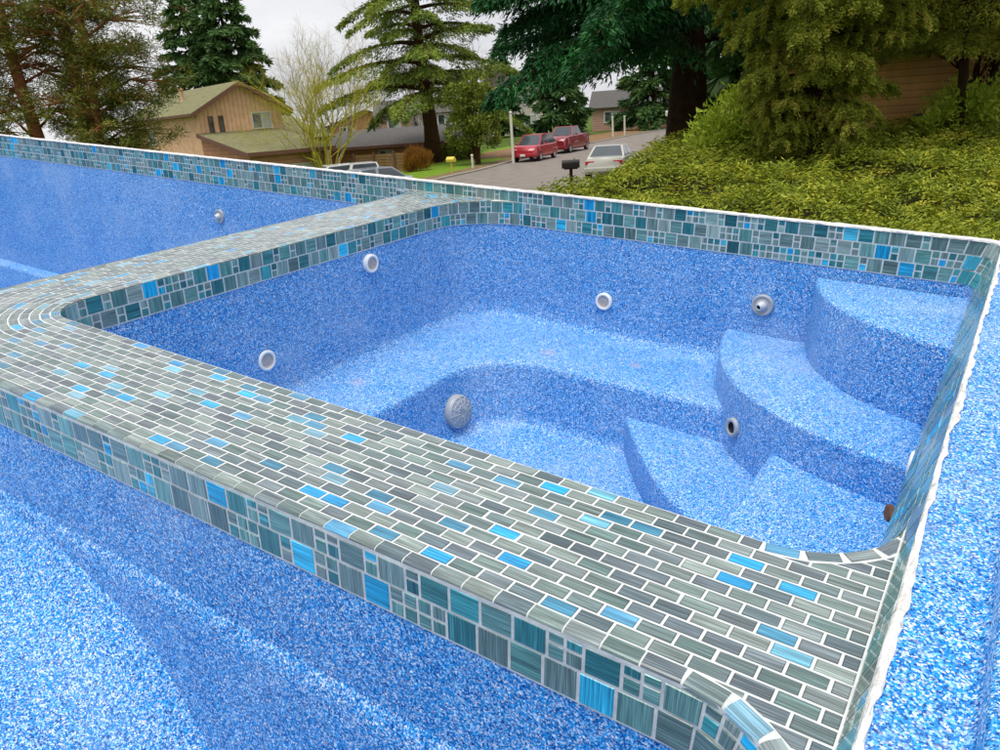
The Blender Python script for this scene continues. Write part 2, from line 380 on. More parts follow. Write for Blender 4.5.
# -- outer skin of the shell
def outer_skin():
    rp = rim_path(); V = []; F = []
    lv = [(0.16, 0.045), (0.165, 0.02), (0.17, -0.10), (0.15, -1.2), (0.11, -1.95), (-0.1, -2.08)]
    n = len(rp)
    for o, z in lv:
        for i, p in enumerate(rp):
            a = rp[i - 1]; b = rp[(i + 1) % n]; t = Vector((b[0] - a[0], b[1] - a[1])).normalized()
            V.append(hm((p[0] + t.y * o, p[1] - t.x * o, z)))
    for k in range(len(lv) - 1):
        for i in range(n): F.append((k * n + i, k * n + (i + 1) % n, (k + 1) * n + (i + 1) % n, (k + 1) * n + i))
    F.append(tuple((len(lv) - 1) * n + i for i in range(n)))
    return link_mesh('outer_shell', V, F, plain('raw_fibreglass', (0.45, 0.50, 0.55), 0.6, var=0.1), pool, smooth=False)
outer_skin()

# -- white grout sheets behind the tiles
def wall_sheet(path, z0, z1, closed=False):
    V = []; F = []; n = len(path)
    for p in path: V += [hm((p[0], p[1], z0)), hm((p[0], p[1], z1))]
    for i in range(n if closed else n - 1):
        a, b = 2 * i, 2 * ((i + 1) % n); F.append((a, b, b + 1, a + 1))
    return V, F
def multi_sheet(name, items, mat, parent):
    V = []; F = []
    for v, f in items:
        o = len(V); V += v; F += [tuple(q + o for q in x) for x in f]
    return link_mesh(name, V, F, mat, parent)
spa_p, blk_p, rim_p = spa_path(), block_path(), rim_path()
multi_sheet('grout_bed', [wall_sheet(spa_p, -0.004, -0.157), wall_sheet(blk_p, -0.006, -0.157), wall_sheet(rim_p, 0.077, -0.157, True)], GROUT, pool)
# coping slab top
bm = bmesh.new()
outl = spa_p + list(reversed(block_path(0.018)))
vs = [bm.verts.new(hm((p[0], p[1], -0.0002))) for p in outl]
from mathutils.geometry import tessellate_polygon
for tri in tessellate_polygon([[Vector((v.co.x, v.co.y, 0)) for v in vs]]):
    try: bm.faces.new([vs[q] for q in tri])
    except ValueError: pass
link_bm('coping_bed', bm, GROUT, pool)

sweep_ledge('bullnose_bed', blk_p, [(-0.020, -0.0003), (-0.012, -0.0006), (-0.007, -0.0020), (-0.0038, -0.0046), (-0.0022, -0.009), (-0.001, -0.014)], pool, GROUT)
# -- clipping against the coping boundaries
def clip(poly, fn):
    out = []; n = len(poly)
    d = [fn(p[0], p[1]) for p in poly]
    for i in range(n):
        p, q = poly[i], poly[(i + 1) % n]; a, b = d[i], d[(i + 1) % n]
        if a >= 0: out.append(p)
        if (a >= 0) != (b >= 0):
            t = a / (a - b); out.append((p[0] + (q[0] - p[0]) * t, p[1] + (q[1] - p[1]) * t))
    return out
def area(p): return 0.5 * sum(p[i][0] * p[(i + 1) % len(p)][1] - p[(i + 1) % len(p)][0] * p[i][1] for i in range(len(p)))
def inset(poly, g):
    """offset a convex CCW polygon inwards"""
    if area(poly) < 0: poly = poly[::-1]
    pp = []
    for p in poly:
        if not pp or math.hypot(p[0] - pp[-1][0], p[1] - pp[-1][1]) > 1e-4: pp.append(p)
    if len(pp) > 1 and math.hypot(pp[0][0] - pp[-1][0], pp[0][1] - pp[-1][1]) < 1e-4: pp.pop()
    if len(pp) < 3: return None
    res = list(pp)
    for i in range(len(pp)):
        p, q = pp[i], pp[(i + 1) % len(pp)]
        L = math.hypot(q[0] - p[0], q[1] - p[1]); nx, ny = -(q[1] - p[1]) / L, (q[0] - p[0]) / L
        res = clip(res, lambda x, y: (x - p[0]) * nx + (y - p[1]) * ny - g)
        if len(res) < 3: return None
    return res if abs(area(res)) > 6e-5 else None

GREYS = [(0.125, 0.18, 0.185), (0.18, 0.235, 0.23), (0.095, 0.14, 0.16), (0.22, 0.275, 0.26), (0.14, 0.18, 0.20), (0.11, 0.18, 0.175), (0.19, 0.235, 0.24), (0.15, 0.21, 0.20), (0.11, 0.145, 0.17)]
BLUES = [(0.01, 0.30, 0.62), (0.02, 0.36, 0.66), (0.14, 0.40, 0.54), (0.05, 0.22, 0.35), (0.17, 0.34, 0.44), (0.08, 0.28, 0.46)]
TEALS = [(0.05, 0.21, 0.21), (0.025, 0.14, 0.155), (0.12, 0.27, 0.25), (0.18, 0.29, 0.265), (0.09, 0.24, 0.215), (0.22, 0.30, 0.275), (0.04, 0.25, 0.28), (0.12, 0.20, 0.185), (0.13, 0.28, 0.26), (0.16, 0.25, 0.235)]
MBLUE = [(0.008, 0.36, 0.66), (0.03, 0.44, 0.70), (0.05, 0.34, 0.46), (0.01, 0.30, 0.62)]
def brick_col():
    r = random.random()
    c = random.choice(BLUES) if r < 0.125 else random.choice(GREYS)
    k = random.uniform(0.85, 1.18); return tuple(min(1, x * k) for x in c)
def mos_col():
    r = random.random()
    c = random.choice(MBLUE) if r < 0.09 else random.choice(TEALS)
    k = random.uniform(0.8, 1.35); return tuple(min(1, x * k) for x in c)
class Tiles:
    def __init__(s): s.V = []; s.F = []; s.C = []; s.U = []
    def face(s, idx, col, uvs): s.F.append(idx); s.C.append(col); s.U.append(uvs)
    def add(s, base, top, col, uvb, uvt, rim=None, uvr=None):
        if rim is not None:
            o = len(s.V); n = len(base); s.V += base + rim + top; dk = tuple(c * 0.52 for c in col)  # bevel faces painted darker, imitating refraction at the glass edges
            s.face(tuple(o + 2 * n + k for k in range(n)), col, uvt)
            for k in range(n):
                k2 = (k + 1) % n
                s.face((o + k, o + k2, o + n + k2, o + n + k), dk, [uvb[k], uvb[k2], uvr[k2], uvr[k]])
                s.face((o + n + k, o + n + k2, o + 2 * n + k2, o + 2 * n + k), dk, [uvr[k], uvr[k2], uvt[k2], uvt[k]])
            return
        o = len(s.V); n = len(base); s.V += base + top
        s.face(tuple(o + n + k for k in range(n)), col, uvt)
        for k in range(n):
            k2 = (k + 1) % n
            s.face((o + k, o + k2, o + n + k2, o + n + k), col, [uvb[k], uvb[k2], uvt[k2], uvt[k]])
    def build(s, name, mat, parent, keep=None):
        me = bpy.data.meshes.new(name); me.from_pydata([hm(v) for v in s.V], [], s.F)
        ca = me.color_attributes.new('Col', 'FLOAT_COLOR', 'CORNER'); uv = me.uv_layers.new(name='UVMap')
        cols = []; uvs = []
        for c, u in zip(s.C, s.U):
            for q in u: cols += [c[0], c[1], c[2], 1.0]; uvs += [q[0], q[1]]
        ca.data.foreach_set('color', cols); uv.data.foreach_set('uv', uvs)
        me.materials.append(mat)
        o = bpy.data.objects.new(name, me); COL.objects.link(o); o.parent = parent; return o
GAP = 0.0021; TH = 0.0018
bricks = Tiles()
def add_brick(poly, ang, col=None, gap=GAP):
    """flat coping brick; ang = direction of its long side"""
    p = inset(poly, gap)
    if not p: return
    q = inset(p, 0.0009)
    if not q or len(q) != len(p):
        cx = sum(a[0] for a in p) / len(p); cy = sum(a[1] for a in p) / len(p)
        q = [(cx + (a[0] - cx) * 0.96, cy + (a[1] - cy) * 0.96) for a in p]
    col = col or brick_col(); ou, ov = random.uniform(0, 50), random.uniform(0, 50)
    ca, sa = math.cos(ang), math.sin(ang)
    uv = lambda a: ((a[0] * ca + a[1] * sa) * S + ou, (-a[0] * sa + a[1] * ca) * S + ov)
    lift = random.uniform(-0.0003, 0.0003); tx, ty = random.gauss(0, 0.006), random.gauss(0, 0.006)
    cx = sum(a[0] for a in p) / len(p); cy = sum(a[1] for a in p) / len(p)
    if len(p) == 4 and len(q) == 4:
        def shrink(poly, g):
            out = []
            for i in range(4):
                a, b, c = poly[i - 1], poly[i], poly[(i + 1) % 4]
                u = Vector((a[0] - b[0], a[1] - b[1])); v = Vector((c[0] - b[0], c[1] - b[1])); u.normalize(); v.normalize()
                out.append((b[0] + (u.x + v.x) * g, b[1] + (u.y + v.y) * g))
            return out
        r1_ = shrink(p, 0.0009); r2_ = shrink(p, 0.0026)
        zt = lambda a, e: TH - 0.0012 + lift + e + (a[0] - cx) * tx + (a[1] - cy) * ty
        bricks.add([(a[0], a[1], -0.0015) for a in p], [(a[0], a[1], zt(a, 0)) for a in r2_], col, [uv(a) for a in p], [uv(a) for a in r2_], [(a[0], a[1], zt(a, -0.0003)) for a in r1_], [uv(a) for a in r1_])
        return
    bricks.add([(a[0], a[1], -0.0015) for a in p], [(a[0], a[1], TH - 0.0012 + lift + (a[0] - cx) * tx + (a[1] - cy) * ty) for a in q], col, [uv(a) for a in p], [uv(a) for a in q])
BL, BW = 0.0745, CW / 13
# boundaries: positive = keep
def f_right(x, y): return XR - 0.002 - x
def f_back(x, y): return YB - 0.002 - y
def f_spa_fillet(x, y): return math.hypot(x - (XR - RC), y - (YI + RC)) - (RC + BW)
def f_pool_fillet(x, y): return math.hypot(x - (XR - RC), y - (YF - RC)) - (RC + BW)
def f_backfillet(x, y): return math.hypot(x - (XD + 0.45), y - (YB - 0.45)) - 0.45
def f_poolback(x, y): return math.hypot(x - (XO - 0.2), y - (YB - 0.2)) - 0.2
def put(poly, ang, border=False):
    cx = sum(p[0] for p in poly) / len(poly); cy = sum(p[1] for p in poly) / len(poly)
    poly = clip(poly, f_right); 
    if len(poly) > 2: poly = clip(poly, f_back)
    if not border and len(poly) > 2:
        if cx > XR - RC - 0.06 and cy > YI - 0.05:
            if YI - BW - 0.002 < cy < YI:
                left = clip(poly, lambda x, y: (XR - RC) - x)
                if len(left) > 2 and abs(area(left)) > 4e-4: add_brick(left, ang)
                poly = clip(poly, lambda x, y: x - (XR - RC))
            if len(poly) > 2: poly = clip(poly, f_spa_fillet)
        if len(poly) > 2 and cx > XR - RC - 0.06 and cy < YF + 0.06: poly = clip(poly, f_pool_fillet)
        if len(poly) > 2 and cy > YB - 0.55 and cx > XD - 0.05: poly = clip(poly, f_backfillet)
        if len(poly) > 2 and cy > YB - 0.3 and cx < XO + 0.05: poly = clip(poly, f_poolback)
    if len(poly) > 2 and abs(area(poly)) > 2e-4: add_brick(poly, ang)
def course_pt(d, s):
    """point on the course at offset d; s runs from the right wall leftwards, round the corner, up the divider"""
    L1 = XR - CX; r = CR + d; rm = CR + CW * 0.5
    L2 = rm * PI / 2
    if s <= L1: return (XR - s, YI - d), PI
    if s <= L1 + L2:
        a = -PI / 2 - (s - L1) / rm; return (CX + r * math.cos(a), CY + r * math.sin(a)), a - PI / 2
    return (CX - r, CY + (s - L1 - L2)), PI / 2
LTOT = (XR - CX) + (CR + CW * 0.5) * PI / 2 + (YB - CY)
for row in range(-6, 12):
    d0 = row * BW; d1 = d0 + BW; s = -BL * (0.5 if row % 2 else 0.0) - random.uniform(0, 0.004)
    sa, sb = XR - CX, XR - CX + (CR + CW * 0.5) * PI / 2
    # arcs far from the mean radius get their own brick length
    while s < LTOT:
        mid = s + BL / 2
        ln = BL
        if sa < mid < sb: ln = BL * (CR + CW * 0.5) / max(0.1, CR + (d0 + d1) / 2); ln = min(ln, BL * 1.7)
        s1 = s + ln
        if row < 0:
            # short courses that fill the two corner fillets only
            (x, y), _ = course_pt(0, max(0, mid))
            if not (x > XR - RC - 0.08 and mid < sa) and not (y > YB - 0.5 and mid > sb): s = s1; continue
        def pt(d, q):
            if q < 0: return (XR - q, YI - d)
            return course_pt(d, q)[0]
        poly = [pt(d0, s), pt(d0, s1), pt(d1, s1), pt(d1, s)]
        put(poly, course_pt((d0 + d1) / 2, max(0, mid))[1])
        s = s1
# courses that run on below the front line beside the pool fillet
for row in range(12, 20):
    d0 = row * BW; s = -BL * (0.5 if row % 2 else 0.0)
    if row == 12: d0 = 12 * BW
    while s < RC + 0.05:
        poly = [(XR - s, YI - d0), (XR - s - BL, YI - d0), (XR - s - BL, YI - d0 - BW), (XR - s, YI - d0 - BW)]
        if YI - d0 - BW / 2 > 0.70:
            poly = clip(poly, lambda x, y: x - (XR - RC))
            if len(poly) > 2: put(poly, PI)
        s += BL
for row in range(12, 19):
    d0 = row * BW; y = YB - 0.34 - (BL / 2 if row % 2 else 0)
    while y < YB:
        poly = [(XD - d0, y), (XD - d0, y + BL), (XD - d0 - BW, y + BL), (XD - d0 - BW, y)]
        if row == 12: poly = clip(poly, lambda x, yy: yy - (YB - 0.22))
        if len(poly) > 2 and y > YB - 0.26: put(poly, PI / 2)
        y += BL
# border bricks round the spa fillet
for k in range(5):
    a0 = math.radians(-90 + k * 18 + 0.5); a1 = math.radians(-90 + (k + 1) * 18 - 0.5); cx, cy = XR - RC, YI + RC; am = (a0 + a1) / 2
    h = RC * math.sin((a1 - a0) / 2) * 1.02; n0 = (math.cos(am), math.sin(am)); t0 = (-n0[1], n0[0]); r0 = RC * math.cos((a1 - a0) / 2) - 0.001
    q = lambda t, r: (cx + n0[0] * r + t0[0] * t, cy + n0[1] * r + t0[1] * t)
    put([q(-h, r0), q(h, r0), q(h, r0 + BW), q(-h, r0 + BW)], am + PI / 2, border=True)
# bullnose edge course: rolls over the front edge
PROF = [(BW, 0.0), (0.012, 0.0), (0.0065, -0.0012), (0.003, -0.0036), (0.001, -0.008), (0.0, -0.0125)]
def bull(p0, p1, nrm, z=TH - 0.001, w=BW):
    """p0,p1 on the outer edge, nrm pointing inwards over the coping"""
    col = brick_col(); ou, ov = random.uniform(0, 50), random.uniform(0, 50)
    L = math.hypot(p1[0] - p0[0], p1[1] - p0[1]); tx, ty = (p1[0] - p0[0]) / L, (p1[1] - p0[1]) / L
    g = GAP; rows = []
    for dd, dz in PROF:
        if dd == BW: dd = w - GAP
        rows.append([(p0[0] + tx * g + nrm[0] * dd, p0[1] + ty * g + nrm[1] * dd, z + dz), (p1[0] - tx * g + nrm[0] * dd, p1[1] - ty * g + nrm[1] * dd, z + dz)])
    o = len(bricks.V)
    for r in rows: bricks.V += r
    for r in rows: bricks.V += [(v[0], v[1], -0.013) for v in r]
    m = len(rows); acc = 0
    for i in range(m - 1):
        a = o + 2 * i; step = math.dist(rows[i][0], rows[i + 1][0]) * S
        v0, v1 = acc + ov, acc + step + ov; acc += step
        bricks.face((a, a + 1, a + 3, a + 2), col, [(ou, v0), (ou + L * S, v0), (ou + L * S, v1), (ou, v1)])
        b = a + 2 * m
        bricks.face((a, a + 2, b + 2, b), col, [(ou, v0), (ou, v1), (ou, v1), (ou, v0)])
        bricks.face((a + 1, b + 1, b + 3, a + 3), col, [(ou, v0), (ou, v0), (ou, v1), (ou, v1)])
    a = o; b = o + 2 * m
    bricks.face((a, b, b + 1, a + 1), col, [(ou, ov)] * 4)
x = XR - RC
while x > CX + 0.01:
    x2 = x - BL * 1.04 if x - BL * 1.5 > CX else CX
    bull((x2, YF), (x, YF), (0, 1)); x = x2
R2 = CR + CW; n = 14
for k in range(n):
    a0, a1 = -PI / 2 - k * PI / 2 / n, -PI / 2 - (k + 1) * PI / 2 / n; am = (a0 + a1) / 2
    bull((CX + R2 * math.cos(a1), CY + R2 * math.sin(a1)), (CX + R2 * math.cos(a0), CY + R2 * math.sin(a0)), (-math.cos(am), -math.sin(am)))
y = CY
while y < YB - 0.22:
    bull((XO, y + BL), (XO, y), (1, 0)); y += BL
for k in range(5):
    a0, a1 = math.radians(k * 18 + 0.2), math.radians((k + 1) * 18 - 0.2); cx, cy = XR - RC, YF - RC; am = (a0 + a1) / 2
    bull((cx + RC * math.cos(a1), cy + RC * math.sin(a1)), (cx + RC * math.cos(a0), cy + RC * math.sin(a0)), (math.cos(am), math.sin(am)))
bricks.build('coping_bricks', BRICK, pool)

# -- mosaic bands
mos = Tiles(); MR = 0.0775
class Path:
    def __init__(s, pts, closed=False):
        s.p = pts + ([pts[0]] if closed else []); s.L = [0]
        for a, b in zip(s.p, s.p[1:]): s.L.append(s.L[-1] + math.hypot(b[0] - a[0], b[1] - a[1]))
    def at(s, q):
        q = min(max(q, 0), s.L[-1] - 1e-6)
        i = int(np.searchsorted(s.L, q, side='right')) - 1; i = min(i, len(s.p) - 2)
        a, b = s.p[i], s.p[i + 1]; L = s.L[i + 1] - s.L[i]; t = (q - s.L[i]) / L
        return (a[0] + (b[0] - a[0]) * t, a[1] + (b[1] - a[1]) * t)
def mos_tile(path, s0, s1, z0, z1, side):
    """side=+1: water lies left of travel"""
    g = GAP * 1.55; s0 += g; s1 -= g; z0 += g; z1 -= g
    if s1 - s0 < 0.008: return
    a, b = path.at(s0), path.at(s1); L = math.hypot(b[0] - a[0], b[1] - a[1])
    if L < 0.006: return
    tx, ty = (b[0] - a[0]) / L, (b[1] - a[1]) / L; nx, ny = -ty * side, tx * side
    e = 0.0012; t = 0.0014 + random.uniform(-0.0004, 0.0004)
    def q(u, z, o): return (a[0] + tx * u + nx * o, a[1] + ty * u + ny * o, z)
    base = [q(0, z0, -0.0005), q(L, z0, -0.0005), q(L, z1, -0.0005), q(0, z1, -0.0005)]
    tl = random.gauss(0, 0.0003)
    top = [q(e, z0 + e, t + tl), q(L - e, z0 + e, t), q(L - e, z1 - e, t - tl), q(e, z1 - e, t)]
    col = mos_col(); ou, ov = random.uniform(0, 50), random.uniform(0, 50)
    if random.random() < 0.6: f = lambda u, z: (z * S + ou, u * S + ov)
    else: f = lambda u, z: (u * S + ou, z * S + ov)
    uvb = [f(0, z0), f(L, z0), f(L, z1), f(0, z1)]
    if side < 0: base, top, uvb = base[::-1], top[::-1], uvb[::-1]
    mos.add(base, top, col, uvb, uvb)
def mos_band(path, z_top, rows, side, s0=0, s1=None, clip_top=0.0):
    s1 = path.L[-1] if s1 is None else s1
    for r in range(rows):
        zt = z_top - r * MR; zb = zt - MR; s = s0 - random.uniform(0, MR)
        while s < s1:
            big = random.random() < 0.52
            wdt = MR if big else MR / 2
            a, b = max(s, s0), min(s + wdt, s1)
            ztt = zt - (clip_top if r == 0 else 0)
            if big: mos_tile(path, a, b, zb, ztt, side)
            else:
                zm = (zt + zb) / 2; mos_tile(path, a, b, zm, ztt, side); mos_tile(path, a, b, zb, zm, side)
            s += wdt
SP, BP, RP_ = Path(spa_p), Path(blk_p), Path(rim_p, True)
mos_band(BP, 0.0, 2, 1, clip_top=0.0125)       # block path runs right to left with the pool on its left
mos_band(SP, 0.0, 2, -1)                       # spa lies on the right of its path
mos_band(RP_, 0.0775, 1, 1)                    # top row all round
def rim_s(pt):
    best = None
    for i in range(len(RP_.p) - 1):
        a, b = Vector(RP_.p[i]), Vector(RP_.p[i + 1]); t = max(0, min(1, (Vector(pt) - a).dot(b - a) / max(1e-9, (b - a).length_squared)))
        d = (a + (b - a) * t - Vector(pt)).length
        if best is None or d < best[0]: best = (d, RP_.L[i] + (b - a).length * t)
    return best[1]
mos_band(RP_, 0.0, 2, 1, rim_s((XR, YI + RC)), rim_s((XD + 0.45, YB)))
mos_band(RP_, 0.0, 2, 1, rim_s((XO - 0.2, YB)), RP_.L[-1])
mos_band(RP_, 0.0, 2, 1, 0, rim_s((XR, YF - RC)))
mos.build('mosaic_band', MOSAIC, pool)

# -- rim: crumbly white edge, blue flange, upstand
def rim_strip(name, prof, mat, jag=0.0, seg=0.03, drop=None, smooth=False):
    V = []; F = []; P = Path(rim_p, True); n = int(P.L[-1] / seg); m = len(prof)
    ph = [random.uniform(0, 6) for _ in range(8)]
    for i in range(n):
        s = i / n * P.L[-1]; a = P.at(s - seg); b = P.at(s + seg) if s + seg < P.L[-1] else P.at(seg)
        if i == 0: a = P.at(P.L[-1] - seg)
        p = P.at(s); t = Vector((b[0] - a[0], b[1] - a[1])).normalized()
        wv = 0.5 * math.sin(s * 5.1 + ph[0]) + 0.35 * math.sin(s * 13 + ph[1]) + 0.3 * math.sin(s * 29 + ph[2])
        for k, (o, z, jw) in enumerate(prof):
            oo = o * edge_w(*p) + jw * jag * (wv + random.uniform(-0.7, 0.7)); zz = z + (random.uniform(-0.15, 0.2) * jag if jw else 0)
            V.append(hm((p[0] + t.y * oo, p[1] - t.x * oo, zz)))
    for i in range(n):
        j = (i + 1) % n
        for k in range(m - 1): F.append((i * m + k, j * m + k, j * m + k + 1, i * m + k + 1))
    return link_mesh(name, V, F, mat, pool, smooth)
def edge_w(x, y): return 0.36 if x > XR - 0.03 and y < YB - 0.1 else 1.6
rim_strip('grout_edge', [(-0.004, 0.072, 0.0), (-0.003, 0.0795, 0.35), (0.008, 0.082, 0.5), (0.022, 0.0815, 0.6), (0.034, 0.079, 1.0), (0.038, 0.066, 0.9)], CRUMB, jag=0.0065)
fl = [(0.0, 0.0745), (0.05, 0.0735), (0.10, 0.0725), (0.130, 0.072), (0.136, 0.0745), (0.140, 0.085), (0.143, 0.135), (0.150, 0.142), (0.19, 0.142), (0.198, 0.137), (0.20, 0.12), (0.20, 0.03), (0.16, 0.02)]
sweep_ledge('rim_flange', line((XR, YB + 0.02), (XR, YN), 24), fl, pool, GEL)
# -- fittings
WHITE = plain('white_plastic', (0.82, 0.82, 0.82), 0.35, var=0.03)
GREYP = plain('grey_plastic', (0.36, 0.38, 0.41), 0.38, var=0.08, scale=40)
PALEP = plain('pale_grey_plastic', (0.52, 0.55, 0.58), 0.35, var=0.06, scale=40)
DARK = plain('dark_bore', (0.02, 0.02, 0.022), 0.6, var=0.1)
BORE = plain('shaded_pipe_wall', (0.42, 0.38, 0.36), 0.6, var=0.2, scale=60)  # shade of the pipe's depth painted as a darker tone on a shallow dish
RUST = plain('brown_sealant', (0.13, 0.05, 0.015), 0.7, var=0.4, scale=70, bump=0.3)
def mtx(p, nrm):
    return Matrix.Translation(hm(p)) @ Vector(nrm).normalized().to_track_quat('Z', 'Y').to_matrix().to_4x4()
def ring_fitting(p, nrm, r=0.039):
    bm = bmesh.new(); lathe(bm, [(r, -0.012), (r, 0.004), (r * 0.97, 0.007), (r * 0.80, 0.008), (r * 0.70, 0.007), (r * 0.66, 0.003)], mtx(p, nrm), 40)
    o = link_bm('wall_fitting', bm, WHITE, pool, smooth=True)
    bm = bmesh.new(); R_ = lathe(bm, [(r * 0.68, 0.0065), (r * 0.60, 0.004), (r * 0.52, 0.0025), (r * 0.30, 0.0022)], mtx(p, nrm), 32); bm.faces.new(R_[-1])
    link_bm('bore', bm, BORE, o, smooth=False)
def eyeball(p, nrm, aim, r=0.038, mat=GREYP, mat2=PALEP):
    M = mtx(p, nrm); bm = bmesh.new()
    lathe(bm, [(r, -0.01), (r, 0.002), (r * 0.96, 0.005), (r * 0.82, 0.007), (r * 0.76, 0.0035), (r * 0.55, 0.004), (r * 0.50, 0.008), (r * 0.40, 0.008)], M, 40)
    o = link_bm('return_jet', bm, mat, pool, smooth=True)
    M2 = mtx(p, aim) @ Matrix.Translation((0, 0, 0.004)); bm = bmesh.new()
    lathe(bm, [(r * 0.46, -0.006), (r * 0.46, 0.004), (r * 0.40, 0.010), (r * 0.34, 0.019), (r * 0.30, 0.023), (r * 0.22, 0.023), (r * 0.19, 0.020)], M2, 32)
    link_bm('nozzle', bm, mat2, o, smooth=True)
    bm = bmesh.new(); R_ = lathe(bm, [(r * 0.2, 0.021), (r * 0.17, 0.0)], M2, 24); bm.faces.new(R_[-1]); link_bm('nozzle_bore', bm, DARK, o)
ring_fitting((-3.252, 2.566, -0.584), (1, 0, 0.06)); ring_fitting((-3.262, 3.453, -0.243), (1, 0, 0.03))
ring_fitting((-2.17, 4.482, -0.579), (0, -1, 0.06)); 
eyeball((-1.145, 4.49, -0.43), (0, -1, 0.05), (-0.35, -1, -0.15), r=0.043)
eyeball((-6.096, 4.50, -0.44), (0, -1, 0.03), (-0.3, -1, -0.1), r=0.042)
# drain cover on the riser of the side bench
def drain_cover(p, nrm, r=0.070):
    M = mtx(p, nrm); bm = bmesh.new(); prof = [(r, -0.012), (r, 0.010), (r * 0.97, 0.017)] + [(r * c, 0.017 + 0.017 * (1 - c * c)) for c in (0.9, 0.75, 0.6, 0.45, 0.3, 0.15, 0.04)]
    R_ = lathe(bm, prof, M, 48); bm.faces.new(R_[-1]); o = link_bm('drain_cover', bm, GREYP, pool, smooth=True)
    bm = bmesh.new()
    for k in range(12):
        a = k * PI / 6
        for (ra, rb) in ((0.18, 0.42), (0.48, 0.68), (0.72, 0.90)):
            pts = [M @ Vector((r * c * math.cos(a), r * c * math.sin(a), 0.0185 + 0.017 * (1 - c * c))) for c in (ra, (ra + rb) / 2, rb)]
            tube(bm, pts, [0.0016] * 3, 6)
    for c in (0.45, 0.70, 0.92):
        pts = [M @ Vector((r * c * math.cos(2 * PI * k / 40), r * c * math.sin(2 * PI * k / 40), 0.0180 + 0.017 * (1 - c * c))) for k in range(41)]
        tube(bm, pts, [0.0016] * 41, 6, cap=False)
    link_bm('grille_ribs', bm, PALEP, o, smooth=True)
drain_cover((-2.59, 3.395, -1.055), (1, -0.05, 0.12))
# grey suction eye on the middle step's riser
suc = (-0.998, 3.645, -0.832)
M_ = mtx(suc, (-0.64, -0.76, 0.08)); bm = bmesh.new()
lathe(bm, [(0.034, -0.03), (0.034, 0.004), (0.031, 0.009), (0.023, 0.010), (0.0195, 0.006)], M_, 40)
so = link_bm('suction_eye', bm, GREYP, pool, smooth=True)
bm = bmesh.new(); R_ = lathe(bm, [(0.0197, 0.0062), (0.016, -0.008)], M_, 32); bm.faces.new(R_[-1]); link_bm('bore', bm, DARK, so)
# brown patch and a white disc added as a painted reflection on the right wall
bm = bmesh.new(); R_ = lathe(bm, [(0.024, -0.006), (0.024, 0.0015), (0.021, 0.004), (0.010, 0.0035)], mtx((-0.108, 2.62, -0.49), (-1, -0.35, 0.25)) @ Matrix.Diagonal((1.15, 0.75, 1, 1)), 28); bm.faces.new(R_[-1])
link_bm('sealed_fitting', bm, RUST, pool, smooth=True)
bm = bmesh.new(); R_ = lathe(bm, [(0.030, -0.006), (0.030, 0.003), (0.026, 0.006), (0.01, 0.007)], mtx((-0.066, 2.52, -0.24), (-1, 0, 0.03)), 32); bm.faces.new(R_[-1])
link_bm('reflection_disc', bm, WHITE, pool, smooth=True)
#@@BACKGROUND
# ================================================================ GROUND AND STREET
def lerp_tab(t, tab):
    return float(np.interp(t, [a for a, _ in tab], [b for _, b in tab]))
def crest(y):           # left edge of the planted bank
    return lerp_tab(y, [(-20, 0.2), (8, -0.3), (10, 0.35), (11.5, 1.15), (13.4, 2.2), (16.6, 3.6), (20, 5.1), (25, 7.6), (30, 9.8), (45, 16), (80, 34)])
def sstep(x): x = max(0.0, min(1.0, x)); return x * x * (3 - 2 * x)
def gz(x, y):
    # street level, falling away gently to the left where the houses stand
    z = -1.5 * sstep((-3.0 - x) / 14.0) * sstep((y - 8) / 25) * (1 - sstep((y - 200) / 100))
    # the pool plot
    plot = 0.86 * (1 - sstep((y - 6.5) / 4.5)); plot += max(0.0, min(1.0, -x * 0.09)) * (1 - sstep((y - 7.0) / 4.5))
    z = max(z, plot) if y < 11 else z
    # planted bank to the right
    k = sstep((x - crest(y) + 1.6) / 1.8) * (1 - sstep((y - 34) / 14)) * sstep((y - 3.6) / 1.5)
    bank = lerp_tab(y, [(4, 1.2), (8, 1.45), (12, 1.74), (16, 1.92), (20, 1.95), (40, 1.95)])
    return z * (1 - k) + max(z, bank) * k
V = []; F = []
xs = np.concatenate([np.linspace(-900, -70, 12), np.linspace(-60, -12, 25), np.linspace(-11, 20, 63), np.linspace(21, 60, 22), np.linspace(70, 900, 12)])
ys = np.concatenate([np.linspace(-600, -20, 8), np.linspace(-15, 2, 12), np.linspace(2.5, 35, 66), np.linspace(36, 110, 50), np.linspace(120, 1800, 20)])
for y in ys:
    for x in xs: V.append((x, y, gz(x, y) - 0.004))
nx = len(xs)
for j in range(len(ys) - 1):
    for i in range(nx - 1): F.append((j * nx + i, j * nx + i + 1, (j + 1) * nx + i + 1, (j + 1) * nx + i))
